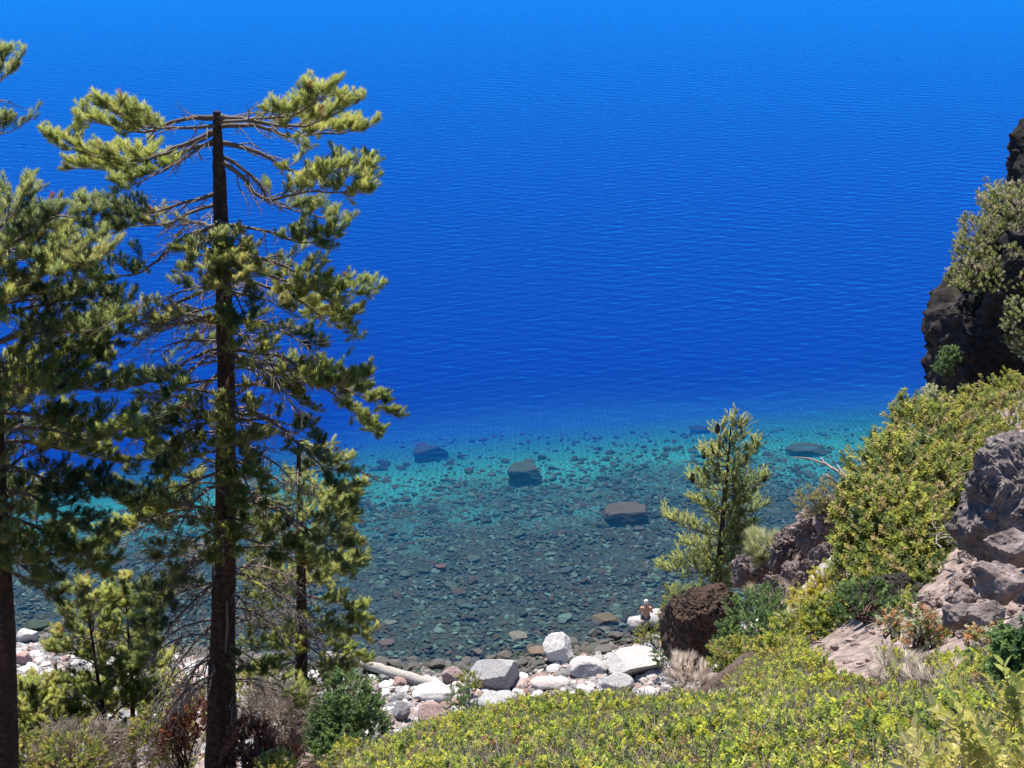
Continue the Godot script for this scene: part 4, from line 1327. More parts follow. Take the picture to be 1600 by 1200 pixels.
# a bush: stems fanning from its foot, leafy sprigs over the outside of its lobes
func bush(called: String, label: String, foot: Vector3, lobes: Array, n: int, shapes: Array, palette: Array, o := {}) -> Node3D:
	var root := thing(called, label, o.get("category", "shrub"), foot, o.get("group", ""))
	var b := Buf.new()
	var wood: Color = o.get("wood", Color(0.2, 0.13, 0.1))
	for l in lobes:
		for k in o.get("stems", 9):
			var d := Vector3(rf(-1, 1), rf(-0.2, 1), rf(-1, 1)).normalized()
			var e: Vector3 = l[0] - foot + d * l[1] * 0.72
			var a := Vector3(rf(-1, 1), 0, rf(-1, 1)) * 0.08
			var m := a.lerp(e, 0.5) + Vector3(rf(-1, 1), rf(-1, 1), rf(-1, 1)) * e.length() * 0.05
			var r: float = o.get("thick", 0.012)
			b.tube([a, a.lerp(m, 0.5) + Vector3(rf(-1, 1), rf(-1, 1), rf(-1, 1)) * 0.03, m, m.lerp(e, 0.55) + Vector3(rf(-1, 1), rf(-1, 1), rf(-1, 1)) * 0.04, e], [r, r * 0.85, r * 0.65, r * 0.45, r * 0.25], 5, wood, wood * 0.6)
	obj("stem", b.mesh(), mats.wood, root)
	var vol := 0.0
	for l in lobes:
		vol += l[1].x * l[1].y + l[1].x * l[1].z
	for v in shapes.size():
		var places := []
		var tints := PackedColorArray()
		for l in lobes:
			var m := int(n / shapes.size() * (l[1].x * l[1].y + l[1].x * l[1].z) / vol)
			var lump := rng.randi()
			for k in m:
				var d := Vector3(rf(-1, 1), rf(-0.55, 1), rf(-1, 1)).normalized()
				var w := nz2.get_noise_3d(d.x * 30.0 + lump % 97, d.y * 30.0, d.z * 30.0)
				if w < -0.05 + rf(-0.15, 0.15):
					continue
				var p: Vector3 = l[0] - foot + d * l[1] * (0.84 + 0.5 * w + rf(-0.24, 0.06))
				places.append(spot(p, (d + Vector3.UP * 0.8).normalized(), o.get("tilt", 0.5), o.get("size", 1.0) * rf(0.75, 1.2)))
				tints.append(palette[rng.randi() % palette.size()] * rf(0.75, 1.2))
		many("foliage", shapes[v], mats.leaf, places, tints, root)
	return root

func lobe(px: float, py: float, d: float, rx: float, ry: float, rz: float) -> Array:
	return [at(px, py, d), Vector3(rx, ry, rz) * d / FOCAL]

func bare_here(q: Vector3) -> float:
	var best := 0.0
	for e in [[1318, 1016, 76, 42], [1380, 988, 74, 34], [1345, 1062, 52, 32], [1105, 1096, 80, 18], [1500, 1005, 130, 50], [1570, 965, 100, 56], [1440, 1016, 80, 34], [1270, 1070, 26, 14], [1430, 1090, 40, 18], [1180, 1120, 34, 12], [1540, 1100, 40, 20], [1265, 1005, 30, 14], [1020, 1100, 60, 14], [1560, 930, 80, 60]]:
		var k := pow((q.x - e[0]) / e[2], 2.0) + pow((q.y - e[1]) / e[3], 2.0)
		best = maxf(best, 1.0 - smoothstep(0.55, 1.25, k))
	return best

func build_carpet() -> void:
	var places := [[], [], []]
	var tints := [PackedColorArray(), PackedColorArray(), PackedColorArray()]
	var dead := []
	var dead_tints := PackedColorArray()
	var straw := []
	var straw_tints := PackedColorArray()
	var tries := 0
	while tries < 440000:
		tries += 1
		var dist := rf(4.0, 24.0)
		var x := rf(-5.5, 13.0)
		var h := ground(x, -dist)
		var p := Vector3(x, h, -dist)
		var q := pix(p)
		if q.y < 930 or q.y > 1300 or q.x > 2700 or q.x < 470:
			continue
		if q.x < 560 + nz2.get_noise_2d(x * 20.0, dist * 20.0) * 60.0 and dist > 7.0:
			continue
		if q.x < 1150 and dist > 16.5 or q.x > 1420 and q.x < 1680 and q.y < 985:
			continue
		var keep := clampf(14.0 / dist, 0.45, 1.0)
		var patch := nz.get_noise_2d(x * 26.0, dist * 26.0)
		var bare := bare_here(q)
		if rng.randf() > keep or bare > rng.randf() * 0.9 + 0.05:
			continue
		var mound := 0.06 + 0.14 * clampf(0.5 + patch, 0.0, 1.0) + 0.06 * nz2.get_noise_2d(x * 60.0, dist * 60.0)
		if rng.randf() > 0.3 + 0.7 * smoothstep(-0.34, 0.0, patch):
			var m := rng.randf()
			if m < 0.22:
				dead.append(spot(p, Vector3.UP, 0.8, rf(0.6, 1.2)))
				dead_tints.append(STRAW[rng.randi() % 3] * rf(0.6, 1.1))
			elif m < 0.34:
				straw.append(spot(p, Vector3.UP, 0.4, rf(0.6, 1.2)))
				straw_tints.append((STRAW[rng.randi() % 3] as Color).lerp(SAGE[rng.randi() % 3], 0.5))
			continue
		var v := rng.randi() % 3
		places[v].append(spot(p + Vector3(0, mound * rf(0.2, 1.0), 0), Vector3.UP, 0.75, rf(0.8, 1.35)))
		var c: Color = MANZANITA[clampi(int(rng.randf() * 5.0 - patch * 2.0), 0, 4)] * rf(0.7, 1.5)
		if rng.randf() < 0.05:
			c = MANZANITA[5]
		elif rng.randf() < 0.06:
			c = AUTUMN[rng.randi() % 4] * 0.8
		tints[v].append(c)
		if rng.randf() < 0.07:
			dead.append(spot(p + Vector3(0, mound * 0.5, 0), Vector3.UP, 0.9, rf(0.5, 1.1)))
			dead_tints.append(STRAW[rng.randi() % 3] * rf(0.6, 1.25))
	for v in 3:
		var g := many("ground_cover", sprigs[v], mats.leaf, places[v], tints[v])
		tag(g, ["low yellow-green manzanita carpet along the trail's edge", "low mat of manzanita, its mid green sprigs", "low mat of manzanita, its finer sprigs"][v], "ground cover")
	var g2 := many("dead_twigs", twigs[0], mats.wood, dead, dead_tints)
	tag(g2, "bleached dead twigs littered through the manzanita carpet", "dead twigs")
	g2 = many("dry_grass", blades[0], mats.leaf, straw, straw_tints)
	tag(g2, "dry straw-coloured grass tufts scattered in the manzanita carpet", "grass")

func dead_heap(called: String, label: String, p: Vector3, n: int, spread: Vector3, r: float, c: Color) -> void:
	var b := Buf.new()
	for k in n:
		var a := Vector3(rf(-1, 1), rf(0, 0.5), rf(-1, 1)) * spread
		var d := Vector3(rf(-1, 1), rf(-0.2, 1.1), rf(-1, 1)).normalized() * spread.x
		var pts := [a]
		var radii := [r * rf(0.5, 1.1)]
		for j in 5:
			d = (d + Vector3(rf(-1, 1), rf(-1, 0.8), rf(-1, 1)) * spread.x * 0.7).normalized() * spread.x
			pts.append(pts[-1] + d * 0.28)
			radii.append(radii[0] * (1.0 - 0.15 * (j + 1)))
		b.tube(pts, radii, 6, c, c * 0.6, 0.3, nz2)
	var o := obj(called, b.mesh(), mats.wood)
	o.position = p
	tag(o, label, "dead branches")

func build_plants() -> void:
	for k in 3:
		sprigs.append(sprig_mesh(0.07, 14, 0.022, 0.014, 0.1))
		broad.append(sprig_mesh(0.22, 13, 0.05, 0.024, 0.5))
	twigs.append(twig_mesh(0.26, 7, 0.0042))
	blades.append(blade_mesh(0.16, 14, 0.0022))
	blades.append(blade_mesh(0.3, 40, 0.006))
	build_carpet()
	# --- the round mound beside the outcrop
	bush("manzanita_bush", "large round yellow-green manzanita mound hanging over the lava ridge", at(1410, 945, 19.5), [lobe(1462, 712, 25.0, 70, 56, 190), lobe(1405, 770, 23.0, 62, 60, 170), lobe(1372, 830, 21.5, 60, 56, 140), lobe(1420, 850, 21.0, 66, 70, 130), lobe(1472, 790, 22.5, 54, 66, 150), lobe(1360, 900, 20.5, 50, 40, 110), lobe(1440, 910, 19.8, 50, 40, 90), lobe(1496, 688, 27, 46, 28, 160)],
		9800, sprigs, YELLOWGREEN, {"size": 2.64, "stems": 16, "thick": 0.022, "wood": Color(0.24, 0.18, 0.15)})
	bush("manzanita_bush", "scrub strip running along the foot of the dark cliff", at(1575, 660, 36.0), [lobe(1556, 655, 38.0, 60, 18, 120), lobe(1602, 632, 40.0, 50, 20, 120), lobe(1580, 664, 30.0, 50, 18, 110), lobe(1530, 676, 29.0, 40, 16, 90)], 3400, sprigs, YELLOWGREEN, {"size": 2.60})
	bush("cliff_bush", "pale twiggy scrub crowning the dark cliff's brow", at(1560, 330, 48.0), [lobe(1540, 380, 46.4, 36, 44, 80), lobe(1586, 350, 46.6, 46, 50, 90), lobe(1566, 318, 48.0, 30, 24, 80), lobe(1516, 412, 45.8, 22, 28, 60), lobe(1590, 420, 45.4, 44, 44, 70), lobe(1545, 430, 45.4, 36, 30, 60), lobe(1500, 440, 45.6, 16, 14, 50)], 5200, sprigs, [Color(0.3, 0.31, 0.1), Color(0.2, 0.23, 0.07), Color(0.36, 0.3, 0.22), Color(0.14, 0.17, 0.05)], {"size": 2.76, "stems": 14, "thick": 0.02, "wood": Color(0.33, 0.27, 0.23)})
	bush("cliff_bush", "small bright green plant rooted in the cliff face crack", at(1480, 580, 44.6), [lobe(1474, 576, 44.6, 10, 14, 16), lobe(1484, 558, 44.6, 9, 12, 16)], 240, sprigs, GREEN, {"size": 2.60})
	bush("cliff_bush", "grey green tuft at the cliff foot's waterward corner", at(1456, 632, 45.0), [lobe(1455, 622, 45.0, 10, 16, 20)], 220, sprigs, SAGE, {"size": 2.34})
	bush("cliff_bush", "pale leafy shrub on the cliff's shoulder at the picture edge", at(1592, 540, 44.0), [lobe(1592, 500, 44.0, 22, 30, 40), lobe(1596, 540, 44.0, 20, 18, 40)], 500, sprigs, [Color(0.36, 0.38, 0.2), Color(0.2, 0.24, 0.08)], {"size": 2.60})
	# --- beyond the picture's right edge, for whoever steps aside
	var aside := [[11.0, 17.0, 0.9, "green manzanita clump up-slope beyond the outcrop"], [14.0, 22.0, 1.1, "wide manzanita clump between outcrop and cliffs"], [10.5, 11.0, 0.7, "low manzanita clump beside the trail past the outcrop"], [17.5, 30.0, 1.3, "large manzanita clump under the farther cliff"], [13.0, 29.0, 1.0, "manzanita clump near the dark cliff's inland side"], [9.0, 7.5, 0.6, "small manzanita clump by the trail's edge"]]
	for e in aside:
		var p := on_ground(e[0], -e[1])
		bush("manzanita_bush", e[3], p, [[p + Vector3(0, 0.3, 0) * e[2], Vector3(1.3, 0.6, 1.2) * e[2]], [p + Vector3(0.9, 0.3, 0.5) * e[2], Vector3(0.9, 0.5, 0.9) * e[2]]], 1100, sprigs, YELLOWGREEN, {"size": 2.0})
	for e in [[1680, 330, 46.5], [1760, 320, 48.0], [1650, 312, 49.5]]:
		var p := at(e[0], e[1], e[2])
		bush("cliff_bush", ["pale scrub on the dark cliff's flat top", "second scrub patch farther along the cliff top", "scrub at the back of the cliff top"][{46: 0, 48: 1, 49: 2}[int(e[2])]], p, [[p, Vector3(1.5, 0.5, 1.2)], [p + Vector3(0.8, 0.1, -0.4), Vector3(0.9, 0.5, 0.9)]], 500, sprigs, [Color(0.3, 0.31, 0.1), Color(0.2, 0.23, 0.07)], {"size": 2.3})
	# --- along the ridge
	bush("ridge_bush", "straw-pale rounded bush on top of the lava ridge", at(1197, 868, 51.0), [lobe(1197, 856, 51.0, 24, 18, 36)], 420, [blades[1]], [Color(0.36, 0.38, 0.18), Color(0.28, 0.32, 0.14), Color(0.42, 0.42, 0.26)], {"size": 1.5})
	bush("ridge_bush", "thin twiggy bush with pale stems at the ridge's water end", at(1275, 802, 46.0), [lobe(1262, 786, 46.0, 22, 20, 40), lobe(1298, 770, 46.0, 18, 18, 40)], 420, sprigs, [Color(0.3, 0.27, 0.12), Color(0.24, 0.24, 0.1)], {"size": 2.21, "stems": 26, "thick": 0.02, "wood": Color(0.5, 0.46, 0.4)})
	bush("leafy_shrub", "fresh green leafy shrub in front of the brown crag", at(1190, 1030, 30.0), [lobe(1180, 985, 30.5, 46, 40, 80), lobe(1150, 1015, 30.0, 36, 30, 60), lobe(1215, 1000, 29.5, 36, 30, 60), lobe(1200, 955, 31.0, 34, 30, 60)], 2200, sprigs, GREEN, {"size": 2.08, "stems": 12, "wood": Color(0.36, 0.3, 0.25)})
	bush("dry_shrub", "pale dry shrub rising behind the fresh green leafy one", at(1210, 960, 33.0), [lobe(1225, 938, 33.0, 40, 16, 50), lobe(1185, 945, 33.5, 22, 18, 40)], 120, blades, [Color(0.36, 0.3, 0.22), Color(0.26, 0.28, 0.13), Color(0.4, 0.32, 0.27)], {"size": 1.2, "stems": 20, "wood": Color(0.46, 0.4, 0.36)})
	bush("dry_shrub", "low grey dead shrub at the brown crag's foot", at(1082, 1066, 28.0), [lobe(1080, 1060, 28.0, 36, 16, 50)], 260, blades, STRAW, {"size": 0.9, "stems": 30, "wood": Color(0.46, 0.43, 0.42), "thick": 0.007})
	bush("low_shrub", "yellow-green shrub covering the fallen log's upper side", at(1150, 1055, 22.6), [lobe(1150, 1032, 22.8, 40, 20, 50), lobe(1190, 1045, 22.0, 30, 22, 40)], 900, sprigs, YELLOWGREEN, {"size": 1.69})
	bush("low_shrub", "band of green scrub climbing from the log to the mound", at(1290, 990, 21.0), [lobe(1250, 1000, 21.5, 50, 26, 60), lobe(1300, 970, 21.0, 50, 24, 60), lobe(1225, 1040, 20.0, 50, 26, 60)], 2400, sprigs, MANZANITA, {"size": 1.82})
	bush("lichen_shrub", "yellow leafy sprays along the leaning snag", at(1268, 950, 25.2), [lobe(1262, 945, 25.2, 26, 16, 30), lobe(1290, 915, 25.6, 22, 18, 30)], 420, sprigs, [Color(0.5, 0.42, 0.06), Color(0.42, 0.4, 0.08)], {"size": 1.82})
	bush("dark_shrub", "shaded dark green undergrowth beneath the manzanita mound", at(1350, 965, 18.6), [lobe(1350, 945, 18.8, 56, 26, 50), lobe(1430, 962, 18.0, 50, 16, 40)], 420, sprigs, GREEN, {"size": 1.56})
	# --- small plants on the scree
	bush("autumn_shrub", "orange-tipped upright shrub at the scree's edge", at(1440, 1020, 14.6), [lobe(1438, 972, 14.6, 18, 20, 24), lobe(1440, 1000, 14.6, 24, 20, 26), lobe(1462, 990, 14.6, 14, 16, 20)], 300, sprigs, AUTUMN + SAGE, {"size": 1.30, "wood": Color(0.3, 0.22, 0.18)})
	bush("autumn_shrub", "small orange-tipped shrub just left of the taller one", at(1392, 1000, 15.0), [lobe(1392, 975, 15.0, 14, 16, 20)], 130, sprigs, AUTUMN + SAGE, {"size": 1.30})
	bush("autumn_shrub", "faded orange shrub patch on the scree near the edge", at(1555, 1020, 12.0), [lobe(1550, 1005, 12.0, 36, 14, 30)], 220, sprigs, AUTUMN + SAGE, {"size": 1.17})
	bush("leafy_shrub", "dark green leafy shrub at the picture's right edge", at(1610, 1060, 8.6), [lobe(1604, 1040, 8.6, 40, 50, 40)], 420, sprigs, GREEN, {"size": 1.43})
	# --- the near bush at the trail
	bush("trailside_bush", "near broad-leaved pale yellow bush filling the lower right corner", Vector3(1.0, ground(1.0, -2.3) - 0.05, -2.3), [lobe(1580, 1225, 2.75, 76, 50, 110), lobe(1500, 1262, 2.7, 80, 46, 110), lobe(1655, 1215, 2.8, 80, 70, 110), lobe(1560, 1330, 2.7, 130, 100, 140)], 260, broad, [Color(0.5, 0.45, 0.13), Color(0.42, 0.4, 0.1), Color(0.33, 0.35, 0.09), Color(0.55, 0.5, 0.2)], {"size": 0.5, "stems": 8, "thick": 0.006, "wood": Color(0.4, 0.3, 0.2)})
	# --- left: around the pines' feet
	bush("leafy_shrub", "tall leafy green shrub on the bank left of the carpet", at(540, 1190, 25.0), [lobe(545, 1105, 25.0, 46, 44, 60), lobe(520, 1140, 25.0, 40, 40, 60), lobe(575, 1130, 25.5, 30, 34, 50), lobe(540, 1170, 24.5, 50, 40, 60)], 2300, sprigs, GREEN, {"size": 1.95, "stems": 14})
	bush("leafy_sapling", "small leafy sapling among stones below the wedge boulder", hit(722, 1142), [lobe(718, 1100, 56.0, 20, 24, 36), lobe(730, 1120, 56.0, 18, 22, 36)], 420, sprigs, GREEN, {"size": 2.47})
	bush("leafy_sapling", "little yellow-green plant between pink rock and wedge boulder", hit(732, 1078), [lobe(732, 1066, 62.0, 18, 10, 24)], 160, sprigs, YELLOWGREEN, {"size": 2.47})
	bush("leafy_sapling", "pale grey-green weeds left of the small leafy sapling", hit(665, 1160), [lobe(660, 1150, 53.0, 24, 14, 30), lobe(695, 1136, 54.0, 16, 14, 30)], 240, sprigs, SAGE, {"size": 2.34})
	bush("shore_shrub", "bright green spray below the bather's boulder", hit(1022, 1002), [lobe(1020, 990, 66.0, 24, 9, 26), lobe(1002, 996, 66.0, 12, 6, 20)], 260, sprigs, YELLOWGREEN, {"size": 2.60})
	bush("shore_shrub", "thin green spray against the brown crag's left edge", hit(1046, 985), [lobe(1046, 940, 58.0, 8, 16, 16), lobe(1042, 958, 58.0, 12, 10, 16)], 170, sprigs, YELLOWGREEN, {"size": 2.60})
	bush("shore_shrub", "small green weeds at the brown crag's lower left", hit(1035, 1030), [lobe(1034, 1024, 62.0, 14, 9, 20)], 150, sprigs, GREEN, {"size": 2.60})
	bush("rust_shrub", "rust-brown dead shrub right of the tall pine's foot", at(400, 1210, 22.0), [lobe(392, 1160, 22.2, 34, 36, 40), lobe(425, 1190, 22.0, 40, 24, 40), lobe(375, 1195, 21.5, 34, 20, 30)], 1300, sprigs, RUST, {"size": 1.56, "wood": Color(0.12, 0.07, 0.05)})
	bush("rust_shrub", "dark rust-brown dead shrub left of the tall pine's foot", at(288, 1200, 24.6), [lobe(295, 1120, 24.6, 32, 32, 40), lobe(275, 1150, 24.6, 26, 30, 40)], 800, sprigs, RUST, {"size": 1.56, "wood": Color(0.1, 0.06, 0.045)})
	bush("dry_shrub", "grey tangled dry shrub between the two pine trunks", at(430, 1170, 27.0), [lobe(430, 1120, 27.0, 50, 36, 60), lobe(500, 1150, 27.0, 40, 30, 60)], 700, twigs, STRAW, {"size": 1.6, "stems": 34, "wood": Color(0.36, 0.33, 0.31), "thick": 0.008})
	bush("dry_shrub", "grey twiggy dry shrub below the young pines", at(140, 1210, 25.0), [lobe(130, 1175, 25.0, 70, 34, 60), lobe(230, 1180, 25.5, 50, 34, 60)], 700, twigs, STRAW, {"size": 1.3, "stems": 40, "wood": Color(0.4, 0.37, 0.34), "thick": 0.007})
	bush("low_shrub", "sunlit green undergrowth under the young pines", at(100, 1215, 24.4), [lobe(30, 1180, 24.4, 50, 40, 60), lobe(110, 1190, 24.0, 60, 30, 60), lobe(240, 1150, 25.0, 40, 50, 60)], 1900, sprigs, YELLOWGREEN, {"size": 1.43, "stems": 12})
	bush("low_shrub", "green undergrowth around the tall pine's foot boulder", at(440, 1215, 19.5), [lobe(430, 1205, 19.5, 30, 20, 40), lobe(550, 1195, 17.5, 40, 30, 40)], 900, sprigs, MANZANITA, {"size": 1.43})
	bush("low_shrub", "low bright brush between left pine's trunk and young pines", at(60, 1225, 27.0), [lobe(60, 1120, 28.0, 50, 34, 60), lobe(140, 1130, 28.5, 50, 30, 60), lobe(30, 1150, 27.0, 40, 34, 60)], 1500, sprigs, MANZANITA, {"size": 1.8, "stems": 14})
	bush("low_shrub", "scraggly brush filling the gap left of the tall pine's trunk", at(290, 1215, 26.5), [lobe(265, 1095, 29.0, 44, 34, 60), lobe(310, 1120, 28.0, 36, 34, 60), lobe(290, 1170, 26.5, 44, 30, 60)], 1400, sprigs, YELLOWGREEN, {"size": 1.7, "stems": 20, "wood": Color(0.36, 0.32, 0.3)})
	bush("low_shrub", "scraggly brush right of the tall pine under the slim pine", at(420, 1200, 30.0), [lobe(400, 1085, 31.0, 40, 28, 60), lobe(450, 1130, 30.0, 44, 26, 60), lobe(500, 1085, 31.0, 34, 30, 60)], 900, sprigs, YELLOWGREEN, {"size": 1.8, "stems": 24, "wood": Color(0.4, 0.36, 0.34)})
	bush("dry_shrub", "pale dry grass clump at the scree's lower edge", at(1470, 1085, 11.4), [lobe(1460, 1060, 11.4, 40, 14, 40), lobe(1400, 1050, 12.2, 36, 12, 36)], 150, blades, STRAW, {"size": 0.62, "stems": 16, "wood": Color(0.5, 0.45, 0.4), "thick": 0.004})
	bush("dry_shrub", "pale dry stalks among the manzanita at mid carpet", at(1110, 1130, 14.5), [lobe(1100, 1120, 14.5, 34, 10, 30), lobe(1040, 1130, 14.0, 26, 10, 30)], 110, blades, STRAW, {"size": 0.6, "stems": 14, "wood": Color(0.5, 0.45, 0.4), "thick": 0.004})
	# --- dead wood
	dead_heap("dead_roots", "tangle of bleached roots at the bottom of the carpet", hit(950, 1180), 11, Vector3(0.14, 0.1, 0.14), 0.011, Color(0.62, 0.57, 0.54))
	dead_heap("dead_roots", "small grey stump tangle left of the bleached roots", hit(910, 1158), 7, Vector3(0.07, 0.05, 0.07), 0.008, Color(0.5, 0.46, 0.44))
	dead_heap("dead_roots", "grey withered stalks at the carpet's crest below the bank boulder", hit(958, 1112), 9, Vector3(0.1, 0.12, 0.1), 0.008, Color(0.42, 0.38, 0.38))
	dead_heap("dead_roots", "grey root knot on the scree beside the right edge bush", hit(1545, 1075), 8, Vector3(0.1, 0.12, 0.1), 0.01, Color(0.45, 0.42, 0.41))
	dead_heap("dead_roots", "white gnarled roots between manzanita mound and outcrop", at(1500, 870, 18.2), 22, Vector3(0.34, 0.5, 0.3), 0.012, Color(0.6, 0.56, 0.53))
	dead_heap("dead_roots", "fallen grey branches in the brush under the young pines", at(215, 1150, 25.2), 12, Vector3(0.45, 0.6, 0.3), 0.012, Color(0.45, 0.42, 0.4))
	var pale := Color(0.62, 0.57, 0.5)
	var b := Buf.new()
	for e in [[[1352, 752], [1318, 742], [1290, 725], [1262, 716], [1240, 714], 0.045], [[1322, 744], [1312, 732], [1308, 726], 0.018], [[1300, 732], [1288, 722], [1282, 714], 0.016], [[1354, 742], [1348, 726], [1343, 712], 0.02], [[1345, 775], [1318, 765], [1296, 745], [1290, 741], 0.028], [[1340, 790], [1322, 775], [1310, 762], 0.022], [[1310, 740], [1320, 735], [1322, 729], 0.014]]:
		var pts := []
		var radii := []
		for i in e.size() - 1:
			pts.append(at(e[i][0], e[i][1], 24.5 + i * 0.2))
			radii.append(e[-1] * (1.0 - 0.2 * i) * 0.8)
		b.tube(pts, radii, 7, pale, pale * 0.6, 0.2, nz2)
	var br := obj("dead_branch", b.mesh(), mats.wood)
	tag(br, "forked pale dead branch reaching over the water from the mound", "branch")

# ---------------------------------------------------------------- the bather
# skin over bones: each bone is [from, to, radius, radius, colour]
func flesh(b: Buf, bones: Array, cell: float, blend: float) -> void:
	var lo := Vector3.ONE * 1e9
	var hi := -lo
	for k in bones:
		for q in 2:
			var r := Vector3.ONE * (maxf(k[2], k[3]) + cell * 2.0)
			lo = lo.min(k[q] - r)
			hi = hi.max(k[q] + r)
	var n := Vector3i((hi - lo) / cell) + Vector3i.ONE * 2
	var f := PackedFloat32Array()
	f.resize(n.x * n.y * n.z)
	f.fill(1.0)
	var dist := func(p: Vector3) -> float:
		var d := 1e9
		for k in bones:
			var ab: Vector3 = k[1] - k[0]
			var t := clampf((p - k[0]).dot(ab) / maxf(ab.length_squared(), 1e-9), 0.0, 1.0)
			var e: float = (p - k[0] - ab * t).length() - lerpf(k[2], k[3], t)
			var h := maxf(blend - absf(d - e), 0.0) / blend
			d = minf(d, e) - h * h * blend * 0.25
		return d
	for z in n.z:
		for y in n.y:
			for x in n.x:
				f[(z * n.y + y) * n.x + x] = dist.call(lo + Vector3(x, y, z) * cell)
	var at_ := {}
	var corners := [Vector3i(0, 0, 0), Vector3i(1, 0, 0), Vector3i(0, 1, 0), Vector3i(1, 1, 0), Vector3i(0, 0, 1), Vector3i(1, 0, 1), Vector3i(0, 1, 1), Vector3i(1, 1, 1)]
	for z in n.z - 1:
		for y in n.y - 1:
			for x in n.x - 1:
				var s := Vector3.ZERO
				var m := 0
				var v := []
				for c in corners:
					v.append(f[((z + c.z) * n.y + y + c.y) * n.x + x + c.x])
				for e in [[0, 1], [2, 3], [4, 5], [6, 7], [0, 2], [1, 3], [4, 6], [5, 7], [0, 4], [1, 5], [2, 6], [3, 7]]:
					var a: float = v[e[0]]
					var c: float = v[e[1]]
					if (a < 0.0) != (c < 0.0):
						s += Vector3(corners[e[0]]).lerp(Vector3(corners[e[1]]), a / (a - c))
						m += 1
				if m:
					var p := lo + (Vector3(x, y, z) + s / m) * cell
					at_[Vector3i(x, y, z)] = b.v.size()
					b.v.append(p)
					var h := cell * 0.5
					b.n.append(Vector3(dist.call(p + Vector3(h, 0, 0)) - dist.call(p - Vector3(h, 0, 0)), dist.call(p + Vector3(0, h, 0)) - dist.call(p - Vector3(0, h, 0)), dist.call(p + Vector3(0, 0, h)) - dist.call(p - Vector3(0, 0, h))).normalized())
					var best := 1e9
					var col := Color.WHITE
					for k in bones:
						var g: float = Geometry3D.get_closest_point_to_segment(p, k[0], k[1]).distance_to(p) - k[2]
						if g < best:
							best = g
							col = k[4]
					b.c.append(col)
	var ax := [Vector3i(1, 0, 0), Vector3i(0, 1, 0), Vector3i(0, 0, 1)]
	for z in range(1, n.z - 1):
		for y in range(1, n.y - 1):
			for x in range(1, n.x - 1):
				var p := Vector3i(x, y, z)
				var a := f[(z * n.y + y) * n.x + x] < 0.0
				for k in 3:
					var o: Vector3i = p + ax[k]
					var c := f[(o.z * n.y + o.y) * n.x + o.x] < 0.0
					if a == c:
						continue
					var u: Vector3i = ax[(k + 1) % 3]
					var w: Vector3i = ax[(k + 2) % 3]
					var q := [p - u - w, p - w, p, p - u]
					var i := []
					for e in q:
						i.append(at_.get(e, -1))
					if i.has(-1):
						continue
					for e in ([0, 2, 1, 0, 3, 2] if a else [0, 1, 2, 0, 2, 3]):
						b.idx.append(i[e])

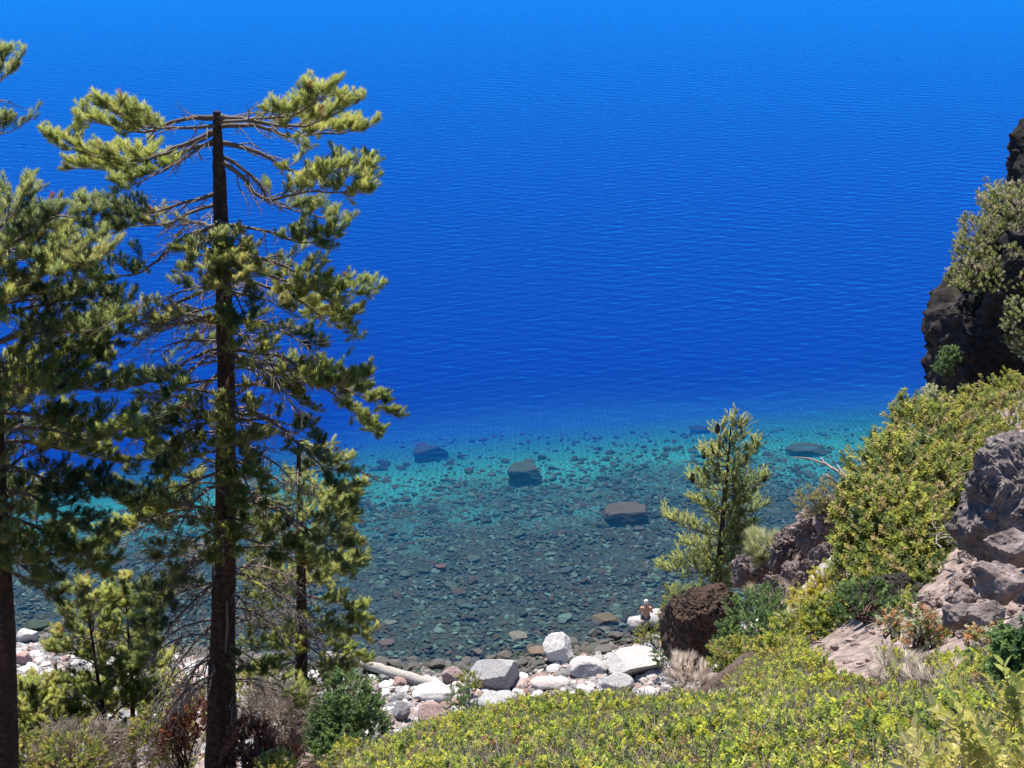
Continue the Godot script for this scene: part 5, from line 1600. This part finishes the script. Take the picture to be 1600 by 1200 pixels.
func build_person() -> void:
	var seat := at(1009, 968, 66.6)
	var root := thing("person", "bare-backed bather in a pale cap sitting on a shore boulder facing the lake", "person", seat)
	var skin := Color(0.47, 0.25, 0.15)
	var cloth := Color(0.07, 0.085, 0.12)
	var b := Buf.new()

	var bones := [
		[Vector3(-0.08, 0.1, 0), Vector3(0.08, 0.1, 0), 0.125, 0.125, cloth], [Vector3(0, 0.12, 0), Vector3(0, 0.3, -0.05), 0.125, 0.125, skin], [Vector3(-0.05, 0.3, -0.05), Vector3(-0.09, 0.45, -0.08), 0.11, 0.1, skin], [Vector3(0.05, 0.3, -0.05), Vector3(0.09, 0.45, -0.08), 0.11, 0.1, skin],
		[Vector3(-0.17, 0.52, -0.09), Vector3(0.17, 0.52, -0.09), 0.065, 0.065, skin], [Vector3(0, 0.53, -0.1), Vector3(0, 0.65, -0.13), 0.06, 0.055, skin], [Vector3(0, 0.72, -0.14), Vector3(0, 0.78, -0.15), 0.085, 0.095, skin], [Vector3(0, 0.67, -0.18), Vector3(0, 0.7, -0.2), 0.05, 0.055, skin], [Vector3(0, 0.73, -0.24), Vector3(0, 0.71, -0.255), 0.014, 0.016, skin]]
	for s in [-1, 1]:
		bones.append([Vector3(0.09 * s, 0.1, 0), Vector3(0.15 * s, 0.16, -0.42), 0.095, 0.07, cloth])
		bones.append([Vector3(0.15 * s, 0.16, -0.44), Vector3(0.14 * s, -0.24, -0.52), 0.058, 0.04, skin])
		bones.append([Vector3(0.14 * s, -0.27, -0.51), Vector3(0.15 * s, -0.3, -0.7), 0.04, 0.03, skin])
		bones.append([Vector3(0.2 * s, 0.51, -0.09), Vector3(0.27 * s, 0.29, -0.16), 0.055, 0.042, skin])
		bones.append([Vector3(0.27 * s, 0.29, -0.16), Vector3(0.2 * s, 0.26, -0.4), 0.042, 0.03, skin])
		bones.append([Vector3(0.095 * s, 0.755, -0.14), Vector3(0.1 * s, 0.735, -0.14), 0.014, 0.012, skin])
	flesh(b, bones, 0.024, 0.05)
	for s in [-1, 1]:
		var wrist := Vector3(0.2 * s, 0.26, -0.4)
		var palm := wrist + Vector3(-0.015 * s, -0.01, -0.085)
		var hand := [[wrist, palm, 0.026, 0.03, skin], [wrist + Vector3(0.02 * s, 0, -0.03), palm + Vector3(0.026 * s, 0, 0), 0.016, 0.016, skin], [wrist + Vector3(-0.02 * s, 0, -0.03), palm + Vector3(-0.026 * s, 0, 0), 0.016, 0.016, skin]]
		for k in 4:
			var root_ := palm + Vector3((-0.03 + 0.02 * k) * s, 0, -0.01)
			var l: float = [0.07, 0.08, 0.075, 0.058][k]
			var knuckle := root_ + Vector3(0, 0.002, -l * 0.5)
			hand.append([root_, knuckle, 0.009, 0.0085, skin])
			hand.append([knuckle, knuckle + Vector3(0, -l * 0.3, -l * 0.38), 0.0085, 0.0075, skin])
		hand.append([wrist + Vector3(-0.022 * s, 0, -0.03), wrist + Vector3(-0.058 * s, -0.008, -0.065), 0.012, 0.01, skin])
		hand.append([wrist + Vector3(-0.058 * s, -0.008, -0.065), wrist + Vector3(-0.066 * s, -0.02, -0.095), 0.01, 0.008, skin])
		flesh(b, hand, 0.007, 0.008)
	obj("body", b.mesh(), mats.skin, root)
	b = Buf.new()
	var white := Color(0.72, 0.66, 0.56)
	flesh(b, [[Vector3(0, 0.79, -0.145), Vector3(0, 0.815, -0.15), 0.102, 0.095, white], [Vector3(-0.05, 0.79, -0.27), Vector3(0.05, 0.79, -0.27), 0.012, 0.012, white], [Vector3(-0.06, 0.795, -0.23), Vector3(0.06, 0.795, -0.23), 0.014, 0.014, white], [Vector3(0, 0.795, -0.24), Vector3(0, 0.795, -0.26), 0.014, 0.014, white]], 0.014, 0.02)
	obj("cap", b.mesh(), mats.skin, root)

func _ready() -> void:
	rng.seed = 20240731
	var cam := Camera3D.new()
	cam.name = "camera"
	cam.position = EYE
	cam.rotation_degrees = Vector3(-PITCH, 0, 0)
	cam.fov = rad_to_deg(2.0 * atan(DOWN / FOCAL))
	cam.near = 0.2
	cam.far = 12000.0
	add_child(cam)
	cam.current = true
	var env := Environment.new()
	env.background_mode = Environment.BG_SKY
	var sky := Sky.new()
	var sm := ProceduralSkyMaterial.new()
	sm.sky_top_color = lin(0.03, 0.115, 0.33)
	sm.sky_horizon_color = lin(0.008, 0.45, 1.08)
	sm.sky_curve = 0.15
	sm.ground_bottom_color = lin(0.02, 0.06, 0.2)
	sm.ground_horizon_color = lin(0.08, 0.25, 0.6)
	sky.sky_material = sm
	env.sky = sky
	env.tonemap_mode = Environment.TONE_MAPPER_LINEAR
	env.tonemap_exposure = 2.1
	env.sdfgi_enabled = true
	env.ssao_enabled = true
	env.ssil_enabled = true
	env.volumetric_fog_enabled = true
	env.volumetric_fog_density = 0.0
	var we := WorldEnvironment.new()
	we.name = "environment"
	we.environment = env
	add_child(we)
	var sun := DirectionalLight3D.new()
	sun.name = "sun"
	sun.light_energy = 1.6
	sun.light_color = Color(1.0, 0.96, 0.9)
	sun.light_angular_distance = 0.5
	sun.shadow_enabled = true
	sun.basis = Basis.looking_at(Vector3(0.12, -0.9, 0.42).normalized(), Vector3.UP)
	add_child(sun)

	nz.seed = 3
	nz.frequency = 0.03
	nz.fractal_octaves = 4
	nz2.seed = 8
	nz2.frequency = 0.03
	nz2.fractal_octaves = 3
	ridge.seed = 14
	ridge.frequency = 0.5
	ridge.fractal_type = FastNoiseLite.FRACTAL_RIDGED
	ridge.fractal_octaves = 4
	cells.seed = 4
	cells.noise_type = FastNoiseLite.TYPE_CELLULAR
	cells.frequency = 1.0
	cells.cellular_return_type = FastNoiseLite.RETURN_DISTANCE2_SUB
	make_materials()
	survey()
	build_ground()
	build_water()
	build_stones()
	build_pines()
	build_plants()
	build_person()
